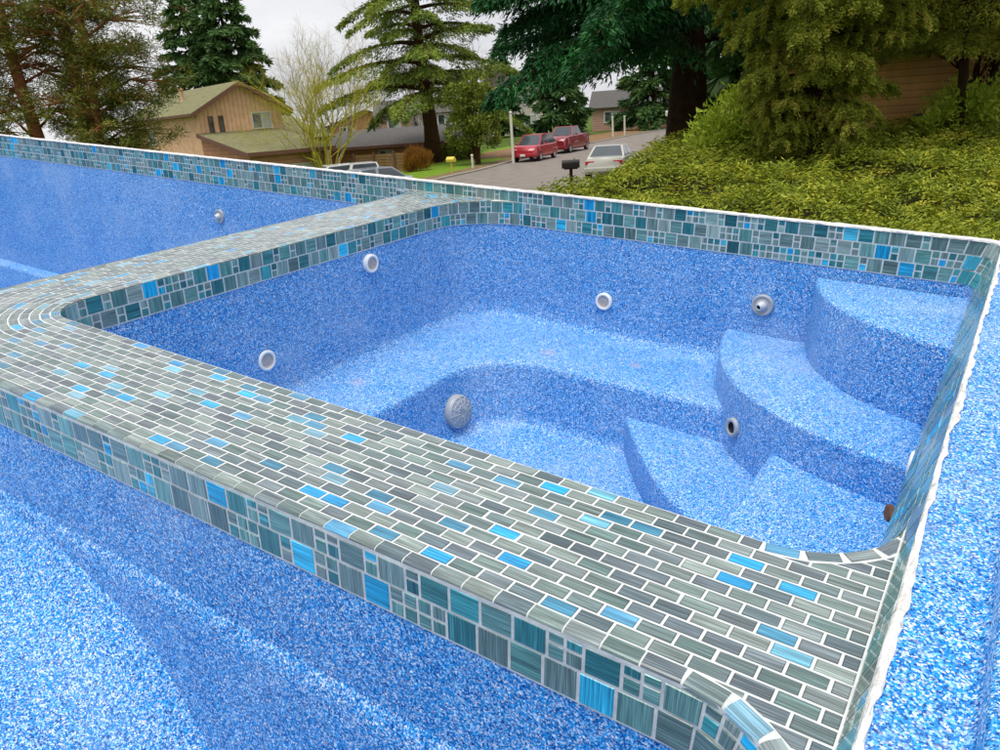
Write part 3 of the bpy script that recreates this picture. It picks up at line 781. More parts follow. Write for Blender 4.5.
def ground_mat():
    m, t, b = new_mat('winter_lawn_and_soil')
    co = N(t, 'ShaderNodeTexCoord')
    n = N(t, 'ShaderNodeTexNoise', Scale=0.35, Detail=8.0, Roughness=0.7); t.links.new(co.outputs['Object'], n.inputs['Vector'])
    n2 = N(t, 'ShaderNodeTexNoise', Scale=9.0, Detail=6.0); t.links.new(co.outputs['Object'], n2.inputs['Vector'])
    r = ramp(t, [(0.3, (0.07, 0.05, 0.025)), (0.45, (0.06, 0.09, 0.015)), (0.65, (0.10, 0.17, 0.02))]); t.links.new(n.outputs['Fac'], r.inputs['Fac'])
    r2 = ramp(t, [(0.3, (0.6,) * 3), (0.7, (1.3,) * 3)]); t.links.new(n2.outputs['Fac'], r2.inputs['Fac'])
    mu = N(t, 'ShaderNodeMix', data_type='RGBA', blend_type='MULTIPLY'); mu.inputs['Factor'].default_value = 1.0
    t.links.new(r.outputs['Color'], mu.inputs['A']); t.links.new(r2.outputs['Color'], mu.inputs['B']); t.links.new(mu.outputs['Result'], b.inputs['Base Color'])
    b.inputs['Roughness'].default_value = 0.95; b.inputs['Specular IOR Level'].default_value = 0.1
    return m
struct(link_mesh('ground', V, F, ground_mat(), smooth=True))
# road: left edge measured in metres, about nine wide, with a kerb and verge
RL = smooth_pts([(-9.5, 22.0), (-5.6, 31.0), (-2.33, 40.4), (-0.32, 45.1), (2.31, 53.2), (5.91, 63.2), (10.46, 73), (16.6, 86.3), (26, 104), (38, 124)], 6)
def offs(path, o):
    out = []
    for i, p in enumerate(path):
        a = path[max(i - 1, 0)]; b = path[min(i + 1, len(path) - 1)]; t = Vector((b[0] - a[0], b[1] - a[1])).normalized()
        out.append((p[0] + t.y * o, p[1] - t.x * o))
    return out
def ribbon(name, path, o0, o1, z0, mat, n=8, thick=0.0, follow=True):
    V = []; F = []
    for i in range(n + 1):
        for p in offs(path, o0 + (o1 - o0) * i / n):
            V.append((p[0], p[1], (gz(*p) if follow else 0) + z0))
    m = len(path)
    for i in range(n):
        for k in range(m - 1): F.append((i * m + k, (i + 1) * m + k, (i + 1) * m + k + 1, i * m + k + 1))
    if thick:
        o = len(V)
        for base in (0, n * m):
            for k in range(m): v = V[base + k]; V.append((v[0], v[1], v[2] - thick))
        for k in range(m - 1):
            F.append((k, k + 1, o + k + 1, o + k)); F.append((n * m + k, o + m + k, o + m + k + 1, n * m + k + 1))
    return struct(link_mesh(name, V, F, mat, smooth=False))
ASPH = plain('worn_asphalt', (0.20, 0.175, 0.155), 0.85, var=0.22, scale=1.4, spec=0.25)
ribbon('road', RL, 0.0, 9.2, 0.012, ASPH, 12)
ribbon('kerb', RL, -0.28, 0.0, 0.09, plain('kerb_concrete', (0.28, 0.25, 0.21), 0.9, var=0.15, scale=3), 1, 0.12)
ribbon('verge', RL, -1.7, -0.28, 0.03, plain('brown_verge', (0.16, 0.11, 0.045), 0.95, var=0.4, scale=2.2), 3)
lawn_m = plain('mown_lawn', (0.13, 0.22, 0.018), 0.95, var=0.35, scale=3.0, spec=0.1)
ribbon('lawn', RL[:40], -9.0, -1.7, 0.022, lawn_m, 10)
LEAFLIT = plain('leaf_litter', (0.20, 0.11, 0.045), 0.95, var=0.4, scale=1.5)
ribbon('far_verge', RL[26:], -7.0, -1.7, 0.03, LEAFLIT, 6)

# ================================================================ FOLIAGE
def foliage_mat(name, cols, rough=0.55, clump=0.9, trans=0.12):
    m, t, b = new_mat(name)
    g = N(t, 'ShaderNodeNewGeometry'); co = N(t, 'ShaderNodeTexCoord')
    n = N(t, 'ShaderNodeTexNoise', Scale=clump, Detail=3.0); t.links.new(co.outputs['Object'], n.inputs['Vector'])
    a = N(t, 'ShaderNodeMath', operation='MULTIPLY_ADD'); a.inputs[1].default_value = 0.42; t.links.new(g.outputs['Random Per Island'], a.inputs[0])
    c = N(t, 'ShaderNodeMath', operation='MULTIPLY_ADD'); c.inputs[1].default_value = 1.5; c.inputs[2].default_value = -0.45
    t.links.new(n.outputs['Fac'], c.inputs[0]); t.links.new(c.outputs[0], a.inputs[2])
    k = len(cols); r = ramp(t, [(i / (k - 1), q) for i, q in enumerate(cols)]); t.links.new(a.outputs[0], r.inputs['Fac'])
    t.links.new(r.outputs['Color'], b.inputs['Base Color'])
    b.inputs['Roughness'].default_value = rough; b.inputs['Specular IOR Level'].default_value = 0.25
    b.inputs['Transmission Weight'].default_value = 0.0
    b.inputs['Subsurface Weight'].default_value = 0.0
    tr = N(t, 'ShaderNodeBsdfTranslucent'); t.links.new(r.outputs['Color'], tr.inputs['Color'])
    ms = N(t, 'ShaderNodeMixShader'); ms.inputs['Fac'].default_value = trans
    out = [x for x in t.nodes if x.type == 'OUTPUT_MATERIAL'][0]
    t.links.new(b.outputs['BSDF'], ms.inputs[1]); t.links.new(tr.outputs['BSDF'], ms.inputs[2]); t.links.new(ms.outputs['Shader'], out.inputs['Surface'])
    return m
def bark(name, col, scale=6):
    return plain(name, col, 0.95, var=0.45, scale=scale, spec=0.1, bump=0.6)
def nrm(v): return v / (np.linalg.norm(v, axis=-1, keepdims=True) + 1e-9)

def conifer(name, label, base, H, R, z0, mat, bmat, nl=60, per=600, leaf=(0.22, 0.05), droop=0.35, lean=(0, 0), tr=0.35, prof=0.75, shape=None, group=None, sweep=0.0, hang=0.5, cat='tree', thin_top=None, sides=None, dvar=(0.55, 1.5)):
    global rng
    rng = np.random.default_rng(int(abs(base[0]) * 1000 + base[1] * 10))
    """layered conifer: trunk, drooping limbs and fans of short sprays"""
    bx, by, bz = base; t = thing(name, label, cat, base, group=group)
    bm = bmesh.new(); pts = [(lean[0] * k / 8 * H + 0.06 * math.sin(k * 1.7), lean[1] * k / 8 * H, H * k / 8) for k in range(9)]
    tube(bm, pts, [tr * (1.25 if k == 0 else 1) * (1 - k / 8.4) + 0.02 for k in range(9)], 10)
    Q = []; lb = bmesh.new()
    for i in range(nl):
        f = (i + rng.uniform(0, 0.8)) / nl; z = z0 + (H - z0) * f ** 1.05
        rel = (z - z0) / (H - z0)
        L = R * (shape(rel) if shape else (1 - rel) ** prof) * rng.uniform(0.72, 1.1) + 0.15
        az = i * 2.39996 + rng.uniform(-0.4, 0.4)
        if sides is not None and rng.random() < 0.5: az = sides + rng.uniform(-1.3, 1.3)
        dx, dy = math.cos(az), math.sin(az); up = rng.uniform(-0.05, 0.22) + sweep
        ox, oy = lean[0] * z, lean[1] * z; dr = droop * rng.uniform(*dvar)
        c = lambda q: np.stack([ox + dx * L * q, oy + dy * L * q, z + L * (up * q - dr * q * q)], axis=-1)
        tt = np.linspace(0, 1, 6); cp = c(tt)
        tube(lb, [tuple(p) for p in cp], [max(0.012, 0.045 * L ** 0.6 * (1 - 0.85 * q)) * (tr / 0.35) ** 0.5 for q in tt], 5, cap=False)
        n = int(per * (L / R) ** 1.2 * (1.0 if (thin_top is None or z < thin_top) else 0.3)) + 10
        q = rng.uniform(0.12, 1.0, n) ** 0.75; side = rng.choice([-1, 1], n); wid = L * 0.34 * (1.08 - q) * np.minimum(1, q * 4) + 0.10
        # twigs: clumps along the limb
        nt_ = max(5, int(L * 5)); q = (np.floor(q * nt_) + rng.uniform(0.1, 0.9, n) ** 1.0 * 0.55) / nt_
        lat = rng.uniform(0, 1, n); off = lat * wid * side
        P = c(np.clip(q, 0, 1.02)) + np.stack([-dy * off, dx * off, -hang * wid * lat ** 1.6 + rng.normal(0, 0.035 * L ** 0.5, n)], axis=-1)
        P += np.stack([dx * lat * wid * 0.45, dy * lat * wid * 0.45, 0 * lat], axis=-1)
        D = np.stack([dx * 0.7 - dy * side * 0.75, dy * 0.7 + dx * side * 0.75, -0.25 - hang * lat], axis=-1) + rng.normal(0, 0.38, (n, 3))
        Q.append(leaf_quads(P, D, leaf[0] * rng.uniform(0.6, 1.35, n), leaf[1] * rng.uniform(0.7, 1.3, n)))
    tk = link_bm('trunk', bm, bmat, t, smooth=True); link_bm('limbs', lb, bmat, tk, smooth=True)
    quads_mesh('crown', np.concatenate(Q), mat, t)
    return t

def pine(name, label, base, H, mat, bmat, clumps, tr=0.3, lean=(0, 0), bend=None, needle=(0.28, 0.03), per=260, group=None):
    """long-needled pine: clumps = list of (dx,dy,z,radius) carried on limbs from the trunk"""
    t = thing(name, label, 'tree', base, group=group)
    def axis(z): k = z / H; return np.array([lean[0] * z + (bend[0] * math.sin(k * PI) if bend else 0), lean[1] * z + (bend[1] * math.sin(k * PI) if bend else 0), z])
    bm = bmesh.new(); tube(bm, [tuple(axis(H * k / 10)) for k in range(11)], [tr * (1.15 if k == 0 else 1) * (1 - k / 11) + 0.03 for k in range(11)], 10)
    lb = bmesh.new(); Q = []
    for (x, y, z, r) in clumps:
        a = axis(max(0.5, min(H * 0.97, z - 0.4 * math.hypot(x, y) * 0.5))); c = np.array([x, y, z]) + np.array([axis(z)[0], axis(z)[1], 0])
        mid = (a + c) / 2 + np.array([0, 0, 0.15 * np.linalg.norm(c - a)])
        tube(lb, [tuple(a), tuple(mid), tuple(c)], [0.07, 0.045, 0.015], 5, cap=False)
        nt_ = max(6, int(14 * r * r) + 5)
        ctr = c + rng.normal(0, 1, (nt_, 3)) * np.array([r * 0.5, r * 0.5, r * 0.30])
        for q in ctr[::2]: tube(lb, [tuple(mid), tuple((mid + q) / 2 + np.array([0, 0, 0.05])), tuple(q)], [0.03, 0.018, 0.006], 4, cap=False)
        n = int(per * r * r) + 40
        ci = rng.integers(0, nt_, n); D = rng.normal(0, 1, (n, 3)); D[:, 2] = D[:, 2] * 0.7 + 0.15; D = nrm(D)
        P = ctr[ci] + D * rng.uniform(0.0, 0.20, (n, 1)) * (0.6 + 0.4 * r) + rng.normal(0, 0.06, (n, 3))
        Q.append(leaf_quads(P, D, needle[0] * rng.uniform(0.6, 1.2, n), needle[1]))
    tk = link_bm('trunk', bm, bmat, t, smooth=True); link_bm('limbs', lb, bmat, tk, smooth=True)
    quads_mesh('crown', np.concatenate(Q), mat, t)
    return t

def leafy(name, label, base, blobs, mat, bmat, n=4000, leaf=(0.12, 0.06), tr=0.1, group=None, upw=0.3, cat='tree', stems=1, H=None):
    """broad-leaved tree or shrub: uneven lobes (dx,dy,z,rx,rz) filled with leaves"""
    t = thing(name, label, cat, base, group=group)
    bm = bmesh.new(); top = max(b[2] for b in blobs)
    for (x, y, z, rx, rz) in blobs:
        tube(bm, [(rng.normal(0, 0.05), rng.normal(0, 0.05), 0), (x * 0.35, y * 0.35, z * 0.5), (x, y, z)], [tr, tr * 0.6, tr * 0.15], 6, cap=False)
    link_bm('trunk', bm, bmat, t, smooth=True)
    Q = []; vol = sum(b[3] ** 2 for b in blobs)
    for (x, y, z, rx, rz) in blobs:
        m = int(n * rx * rx / vol); nc = max(8, m // 26)
        d = nrm(rng.normal(0, 1, (nc, 3))); rr = rng.uniform(0.45, 1.05, (nc, 1)) ** 0.6
        C_ = np.array([x, y, z]) + d * rr * np.array([rx, rx, rz])
        ci = rng.integers(0, nc, m); P = C_[ci] + rng.normal(0, 0.11 * rx ** 0.5, (m, 3))
        D = nrm(P - np.array([x, y, z - rz * 0.4])) * 0.6 + rng.normal(0, 0.5, (m, 3)); D[:, 2] += upw
        Q.append(leaf_quads(P, D, leaf[0] * rng.uniform(0.6, 1.3, m), leaf[1] * rng.uniform(0.7, 1.2, m)))
    quads_mesh('crown', np.concatenate(Q), mat, t)
    return t

def bare_tree(name, label, base, H, mat, stems=6, spread=0.3, depth=5, r0=0.07, group=None, cat='tree'):
    t = thing(name, label, cat, base, group=group); bm = bmesh.new(); tw = bmesh.new()
    def grow(p, d, L, r, k):
        n = 4; pts = [p]; q = Vector(p); dd = Vector(d)
        for i in range(n):
            dd = (dd + Vector(rng.normal(0, 0.10, 3)) + Vector((0, 0, 0.05))).normalized(); q = q + dd * L / n; pts.append(q.copy())
        tube(bm if k > 2 else tw, pts, [r * (1 - 0.45 * i / n) for i in range(n + 1)], 5 if k > 2 else 3, cap=False)
        if k == 0: return
        for j in range(3 if k > 1 else 5):
            s = pts[rng.integers(2, n + 1)]; sp = 0.34 + 0.12 * (depth - k) * 0.4
            nd = (dd + Vector(rng.normal(0, sp, 3))).normalized()
            if nd.z < 0.05: nd.z = 0.15; nd.normalize()
            grow(s, nd, L * rng.uniform(0.55, 0.78), r * 0.52, k - 1)
    for s in range(stems):
        a = 2 * PI * s / stems + rng.uniform(-0.3, 0.3); d = Vector((math.cos(a) * spread, math.sin(a) * spread, 1)).normalized()
        grow((math.cos(a) * 0.12, math.sin(a) * 0.12, 0), d, H * rng.uniform(0.36, 0.46), r0, depth)
    link_bm('trunk', bm, mat, t, smooth=True); link_bm('twigs', tw, mat[1] if isinstance(mat, list) else mat, t, smooth=True)
    return t

FIR = foliage_mat('fir_needles', [(0.04, 0.07, 0.010), (0.11, 0.17, 0.02), (0.21, 0.29, 0.035), (0.34, 0.40, 0.06)], clump=0.8)
CEDAR = foliage_mat('cedar_needles', [(0.006, 0.035, 0.014), (0.014, 0.085, 0.025), (0.028, 0.15, 0.03), (0.06, 0.23, 0.045)], clump=0.7)
PINE = foliage_mat('pine_needles', [(0.03, 0.045, 0.008), (0.08, 0.10, 0.012), (0.17, 0.18, 0.02), (0.28, 0.27, 0.04)], clump=0.9)
DFIR = foliage_mat('far_fir_needles', [(0.02, 0.055, 0.02), (0.045, 0.11, 0.03), (0.08, 0.16, 0.04), (0.12, 0.20, 0.05)], clump=0.4)
CYP = foliage_mat('olive_cypress_sprays', [(0.08, 0.11, 0.012), (0.20, 0.25, 0.022), (0.36, 0.38, 0.045), (0.58, 0.48, 0.12)], clump=2.2, trans=0.35)
JUN = foliage_mat('juniper_sprays', [(0.05, 0.055, 0.006), (0.13, 0.18, 0.010), (0.29, 0.33, 0.018), (0.50, 0.43, 0.04)], clump=3.2, trans=0.08)
RHO = foliage_mat('yellow_green_leaves', [(0.15, 0.23, 0.015), (0.30, 0.42, 0.03), (0.46, 0.56, 0.06), (0.58, 0.64, 0.10)], clump=2.0, trans=0.3)
OLV = foliage_mat('small_tree_leaves', [(0.05, 0.08, 0.01), (0.11, 0.15, 0.018), (0.20, 0.25, 0.03), (0.28, 0.32, 0.05)], clump=1.2)
DSH = foliage_mat('dark_shrub_leaves', [(0.008, 0.012, 0.004), (0.02, 0.03, 0.008), (0.035, 0.05, 0.01), (0.06, 0.08, 0.015)], clump=2.0)
ORG = foliage_mat('orange_twigs', [(0.16, 0.06, 0.01), (0.28, 0.12, 0.02), (0.38, 0.18, 0.03)], clump=2.0)
BRK = bark('dark_brown_bark', (0.045, 0.025, 0.015)); RBRK = bark('red_brown_pine_bark', (0.26, 0.10, 0.045)); FBRK = bark('fir_bark', (0.06, 0.03, 0.015))
YTW = bark('mossy_yellow_twigs', (0.42, 0.38, 0.05)); GTW = bark('grey_twigs', (0.30, 0.24, 0.22))

# --- planted bank
def bank_cover():
    global rng
    rng = np.random.default_rng(5)
    Q = []; N0 = 420000
    yy = 4.3 + (26 - 4.3) * rng.uniform(0, 1, N0) ** 1.8
    cr_ = np.array([crest(v) for v in yy]); xx = cr_ - 1.7 + rng.uniform(0, 1, N0) ** 0.9 * (4.5 + yy * 0.72)
    zz = np.array([gz(a, b) for a, b in zip(xx, yy)])
    lump = 0.5 * np.sin(xx * 2.3 + 1.1 * np.sin(yy * 1.7)) + 0.5 * np.sin(yy * 2.9 + 1.3 * np.sin(xx * 2.1)) + 0.35 * np.sin(xx * 6.1 + yy * 4.3)
    h = 0.20 + 0.15 * lump + 0.07 * np.sin(xx * 11 + 2 * np.sin(yy * 9)) * np.sin(yy * 13)
    sc = 0.75 + yy * 0.055
    P = np.stack([xx, yy, zz + h * rng.uniform(0.55, 1.08, N0)], axis=-1)
    ang = 3.0 * np.sin(xx * 2.9 + yy) + 3.0 * np.cos(yy * 3.3 - xx) + rng.normal(0, 0.8, N0)
    D = np.stack([np.cos(ang), np.sin(ang), rng.uniform(-0.15, 0.75, N0)], axis=-1)
    q = leaf_quads(P, D, 0.048 * sc * rng.uniform(0.5, 1.6, N0), 0.014 * sc)
    gap = np.sin(xx * 7.3 + 2.1 * np.sin(yy * 5.1)) + np.sin(yy * 8.7 + 1.7 * np.sin(xx * 6.3)) + 0.8 * np.sin(xx * 17 + yy * 13)
    q = q[(gap > -1.5) | (rng.random(N0) < 0.25)]
    o = quads_mesh('ground_cover', q, JUN); o['kind'] = 'stuff'
    # dense underlayer of the same planting
    return o
bank_cover()
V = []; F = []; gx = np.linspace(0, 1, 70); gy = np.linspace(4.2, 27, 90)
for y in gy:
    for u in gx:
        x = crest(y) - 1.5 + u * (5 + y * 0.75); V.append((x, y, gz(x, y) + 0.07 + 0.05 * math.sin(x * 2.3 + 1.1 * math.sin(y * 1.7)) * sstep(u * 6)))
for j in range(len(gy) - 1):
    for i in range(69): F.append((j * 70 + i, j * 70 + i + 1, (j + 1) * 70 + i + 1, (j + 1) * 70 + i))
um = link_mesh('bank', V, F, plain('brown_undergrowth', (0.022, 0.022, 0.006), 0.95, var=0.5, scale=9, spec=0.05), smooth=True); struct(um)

# --- trees
conifer('cedar_tree', 'huge dark green cedar with a thick brown trunk and low sweeping branches over the street', (5.0, 20.0, 1.7), 17, 5.4, 2.5, CEDAR, BRK, nl=110, per=4600, leaf=(0.16, 0.036), droop=0.26, tr=0.42, prof=0.45, hang=0.65, sides=PI, thin_top=6.5, dvar=(0.7, 1.15))
conifer('fir_tree', 'tall green fir with a bare dark trunk between the lawn and the low brown house', (-3.6, 57.5, -0.3), 22, 7.6, 4.3, FIR, FBRK, nl=74, per=2100, leaf=(0.27, 0.07), droop=0.36, lean=(-0.035, 0), tr=0.55, prof=0.8, hang=0.55, sweep=0.10)
conifer('conifer_tree', 'dark conifer behind the tan gabled house, the left of a pair', (-28.0, 83, -1), 19.5, 6.0, 3, DFIR, FBRK, nl=70, per=700, leaf=(0.7, 0.2), droop=0.25, tr=0.4, prof=0.9, group='conifers behind the tan house')
conifer('conifer_tree', 'dark conifer behind the tan gabled house, the taller right one of a pair', (-23.6, 80, -1), 19.5, 6.8, 3, DFIR, FBRK, nl=80, per=900, leaf=(0.7, 0.2), droop=0.28, tr=0.4, prof=0.85, group='conifers behind the tan house')
def clump_set(n, R, z0, z1, r, side=0.0, seed=1):
    g = np.random.default_rng(seed); out = []
    for i in range(n):
        a = g.uniform(0, 2 * PI); d = R * g.uniform(0.15, 1.0); z = g.uniform(z0, z1)
        out.append((math.cos(a) * d + side, math.sin(a) * d, z, r * g.uniform(0.7, 1.3)))
    return out
pg = 'old pines beside the tan house'
pine('pine_tree', 'leftmost red-trunked pine beyond the pool, its crown cut by the photo edge', (-17.9, 34, -0.9), 17, PINE, RBRK, clump_set(38, 4.0, 3.4, 12, 1.15, -0.8, 1), tr=0.30, lean=(-0.03, 0), bend=(-0.5, 0), per=620, needle=(0.22, 0.03), group=pg)
pine('pine_tree', 'thick red-trunked pine in the middle of the three old pines', (-16.9, 35, -0.9), 18, PINE, RBRK, clump_set(38, 3.6, 3.2, 12, 1.15, -0.2, 2), tr=0.34, lean=(-0.015, 0), bend=(0.25, 0), per=620, needle=(0.22, 0.03), group=pg)
pine('pine_tree', 'curving red-trunked pine nearest the tan house with low dark foliage', (-16.2, 33.5, -0.9), 15, PINE, RBRK, clump_set(34, 2.8, 3.8, 11, 1.05, 0.5, 3) + clump_set(30, 1.7, 2.4, 6.2, 0.85, 0.3, 4), tr=0.26, lean=(0.04, 0), bend=(0.5, 0), per=620, needle=(0.22, 0.03), group=pg)
bare_tree('bare_tree', 'leafless yellow-twigged tree fanning up between the tan house and the fir', (-9.9, 50, -0.8), 8.6, [YTW, YTW], stems=13, spread=0.20, depth=5, r0=0.07)
bare_tree('bare_tree', 'greyish leafless tree rising behind the yellow-twigged one', (-12.0, 62, -1), 11.5, [GTW, GTW], stems=4, spread=0.25, depth=5, r0=0.10)
leafy('small_tree', 'small olive green leafy tree on the verge left of the red cars', (-0.5, 51.0, 0), [(0, 0, 3.2, 1.4, 1.5), (-0.7, 0.3, 2.2, 1.3, 1.1), (0.6, -0.2, 2.1, 1.1, 1.0), (0.3, 0, 4.4, 1.0, 1.1), (-0.9, 0, 4.0, 0.9, 0.8)], OLV, FBRK, n=9000, leaf=(0.22, 0.11), tr=0.09)
# olive cypress on the bank
cyp_shape = lambda r: 0.55 + 1.05 * min(1, r * 2.2) if r < 0.55 else 1.52 * (1 - r) / 0.45 * 0.9 + 0.15
conifer('cypress_tree', 'olive green cypress with hanging sprays standing in the ground cover before the brown house', (5.15, 12.6, 1.7), 7.2, 1.25, 0.45, CYP, BRK, nl=190, per=3000, leaf=(0.048, 0.016), droop=0.45, tr=0.10, hang=0.45, shape=cyp_shape, sweep=0.25, thin_top=4.6)
conifer('cypress_tree', 'second olive cypress overhanging the corner of the brown clapboard house', (8.9, 15.2, 1.8), 7.4, 2.9, 1.75, CYP, BRK, nl=110, per=3400, leaf=(0.07, 0.022), droop=0.30, tr=0.08, hang=0.5, shape=cyp_shape, sweep=0.12, thin_top=4.4)
leafy('rhododendron', 'bright yellow-green shrub between the cedar trunk and the cypress', (4.65, 14.6, 1.75), [(0, 0, 0.75, 0.62, 0.45), (0.55, 0.1, 0.6, 0.5, 0.42), (-0.5, 0, 0.5, 0.45, 0.36), (0.1, 0, 1.05, 0.40, 0.28)], RHO, BRK, n=6500, leaf=(0.13, 0.04), tr=0.03, cat='shrub')
leafy('rhododendron', 'bright yellow-green shrub against the brown house at the right edge', (9.2, 15.4, 1.95), [(0, 0, 0.5, 0.6, 0.36), (0.6, 0, 0.42, 0.5, 0.32), (-0.55, -0.1, 0.3, 0.4, 0.25)], RHO, BRK, n=3600, leaf=(0.13, 0.04), tr=0.03, cat='shrub')
leafy('dark_shrub', 'tall near-black evergreen shrub at the right edge of the brown house', (10.6, 16.4, 1.9), [(0, 0, 1.1, 0.45, 0.8), (0.3, 0, 1.9, 0.5, 0.6), (0.5, 0, 0.9, 0.45, 0.7), (0.2, 0.1, 2.7, 0.45, 0.5)], DSH, BRK, n=5200, leaf=(0.10, 0.045), tr=0.05, cat='shrub')
bare_tree('bare_tree', 'crooked dark small tree against the brown clapboard wall', (9.95, 16.5, 1.9), 3.6, [BRK, BRK], stems=2, spread=0.18, depth=3, r0=0.085)
leafy('orange_bush', 'orange-brown leafless bush at the end of the wooden fence', (-4.15, 49.2, -0.15), [(0, 0, 0.8, 0.6, 0.6), (-0.35, 0, 0.6, 0.5, 0.5), (0.4, 0, 0.65, 0.5, 0.55)], ORG, FBRK, n=3200, leaf=(0.40, 0.03), tr=0.03, upw=1.6, cat='shrub')
hg = 'shrubs in front of the low brown house'
for lab, x, y, z, r in (('round green shrub left of the white car roof', -9.2, 54, -0.9, 0.9), ('dark green shrub by the window of the low brown house', -5.6, 58.6, -0.4, 0.8), ('low green shrub right of the fir trunk', -1.6, 59.0, -0.2, 1.0), ('green shrub behind the yellow newspaper box', -2.6, 61.0, -0.2, 0.8)):
    leafy('garden_shrub', lab, (x, y, z), [(0, 0, r * 0.7, r, r * 0.7), (r * 0.7, 0, r * 0.5, r * 0.6, r * 0.5)], OLV if 'low' in lab or 'yellow' in lab else DFIR, FBRK, n=2200, leaf=(0.24, 0.10), tr=0.05, cat='shrub', group=hg)
# trees far up the street
farg = 'trees far up the street'
FT = [('large dark conifer standing between the cedar trunk and the brown house', 10.2, 25, 13, 4.0), ('slim dark conifer far up the street behind the red pickup', 9.0, 96, 14, 4.0), ('tall dark conifer far behind the silver car', 21.0, 100, 16, 5.0), ('broad dark conifer far up the street beside the cedar trunk', 27.0, 92, 16, 5.5), ('conifer far off behind the white pole', 2.5, 110, 11, 3.6), ('conifer beyond the cedar on the far side of the road', 33.0, 82, 18, 6.0), ('dark conifer far behind the rhododendron', 24.0, 62, 15, 5.0), ('lower conifer just left of the white pole, far off', -3.5, 112, 9, 3.4)]
for lab, x, y, h, r in FT:
    conifer('distant_conifer', lab, (x, y, 0), h, r, 1.2, DFIR, FBRK, nl=46, per=330, leaf=(0.95, 0.3), droop=0.3, tr=0.3, prof=0.7, group=farg)
bare_tree('bare_tree', 'leafless pale tree behind the low brown house near the fir', (-6.5, 84, -0.5), 11.5, [GTW, GTW], stems=5, spread=0.3, depth=4, r0=0.12)
bare_tree('bare_tree', 'leafless pale tree behind the small olive tree', (0.5, 92, 0), 11.5, [GTW, GTW], stems=5, spread=0.3, depth=4, r0=0.12)

# ================================================================ HOUSES
def wallmat(name, col, horiz=True, pitch=0.2):
    m, t, b = new_mat(name)
    co = N(t, 'ShaderNodeTexCoord'); sp = N(t, 'ShaderNodeSeparateXYZ'); t.links.new(co.outputs['Object'], sp.inputs['Vector'])
    src = sp.outputs['Z']
    if not horiz:
        ad = N(t, 'ShaderNodeMath', operation='ADD'); t.links.new(sp.outputs['X'], ad.inputs[0]); t.links.new(sp.outputs['Y'], ad.inputs[1]); src = ad.outputs[0]
    d = N(t, 'ShaderNodeMath', operation='DIVIDE'); d.inputs[1].default_value = pitch; t.links.new(src, d.inputs[0])
    fr = N(t, 'ShaderNodeMath', operation='FRACT'); t.links.new(d.outputs[0], fr.inputs[0])
    r = ramp(t, [(0.0, (0.35,) * 3), (0.10, (0.95,) * 3), (0.9, (1.05,) * 3), (1.0, (0.6,) * 3)]); t.links.new(fr.outputs[0], r.inputs['Fac'])
    n = N(t, 'ShaderNodeTexNoise', Scale=2.5, Detail=6.0); t.links.new(co.outputs['Object'], n.inputs['Vector'])
    rc = ramp(t, [(0.3, tuple(c * 0.85 for c in col)), (0.7, tuple(c * 1.12 for c in col))]); t.links.new(n.outputs['Fac'], rc.inputs['Fac'])
    mu = N(t, 'ShaderNodeMix', data_type='RGBA', blend_type='MULTIPLY'); mu.inputs['Factor'].default_value = 1.0
    t.links.new(rc.outputs['Color'], mu.inputs['A']); t.links.new(r.outputs['Color'], mu.inputs['B']); t.links.new(mu.outputs['Result'], b.inputs['Base Color'])
    b.inputs['Roughness'].default_value = 0.8; b.inputs['Specular IOR Level'].default_value = 0.2
    return m
TAN = wallmat('tan_vertical_siding', (0.84, 0.53, 0.32), False, 0.30); SAL = wallmat('salmon_brown_siding', (0.52, 0.26, 0.15), True, 0.25)
BRN = wallmat('brown_clapboard', (0.66, 0.36, 0.12), True, 0.145); PNK = wallmat('pale_pink_siding', (0.50, 0.32, 0.24), True, 0.3); CRM = wallmat('cream_siding', (0.62, 0.58, 0.50), True, 0.3)
MOSS = plain('mossy_green_shingles', (0.17, 0.165, 0.075), 0.95, var=0.3, scale=3.5, bump=0.4); GRF = plain('dark_grey_shingles', (0.09, 0.085, 0.08), 0.95, var=0.25, scale=4, bump=0.4)
TRIM = plain('red_brown_trim', (0.16, 0.07, 0.045), 0.7, var=0.1); WTRIM = plain('white_window_frame', (0.75, 0.75, 0.72), 0.5, var=0.04)
def glassm():
    m, t, b = new_mat('window_glass'); co = N(t, 'ShaderNodeTexCoord'); n = N(t, 'ShaderNodeTexNoise', Scale=1.5); t.links.new(co.outputs['Object'], n.inputs['Vector'])
    r = ramp(t, [(0.35, (0.03, 0.04, 0.045)), (0.65, (0.12, 0.16, 0.15))]); t.links.new(n.outputs['Fac'], r.inputs['Fac']); t.links.new(r.outputs['Color'], b.inputs['Base Color'])
    b.inputs['Roughness'].default_value = 0.05; b.inputs['Specular IOR Level'].default_value = 0.9; return m
GLS = glassm(); CURT = plain('pale_curtain', (0.45, 0.50, 0.45), 0.8, var=0.1)
def poly_prism(bm, pts, ext):
    """extrude a 3-D polygon by vector ext"""
    a = [bm.verts.new(p) for p in pts]; b = [bm.verts.new(tuple(Vector(p) + Vector(ext))) for p in pts]
    bm.faces.new(a); bm.faces.new(b[::-1]); n = len(a)
    for k in range(n): bm.faces.new((a[k], b[k], b[(k + 1) % n], a[(k + 1) % n]))
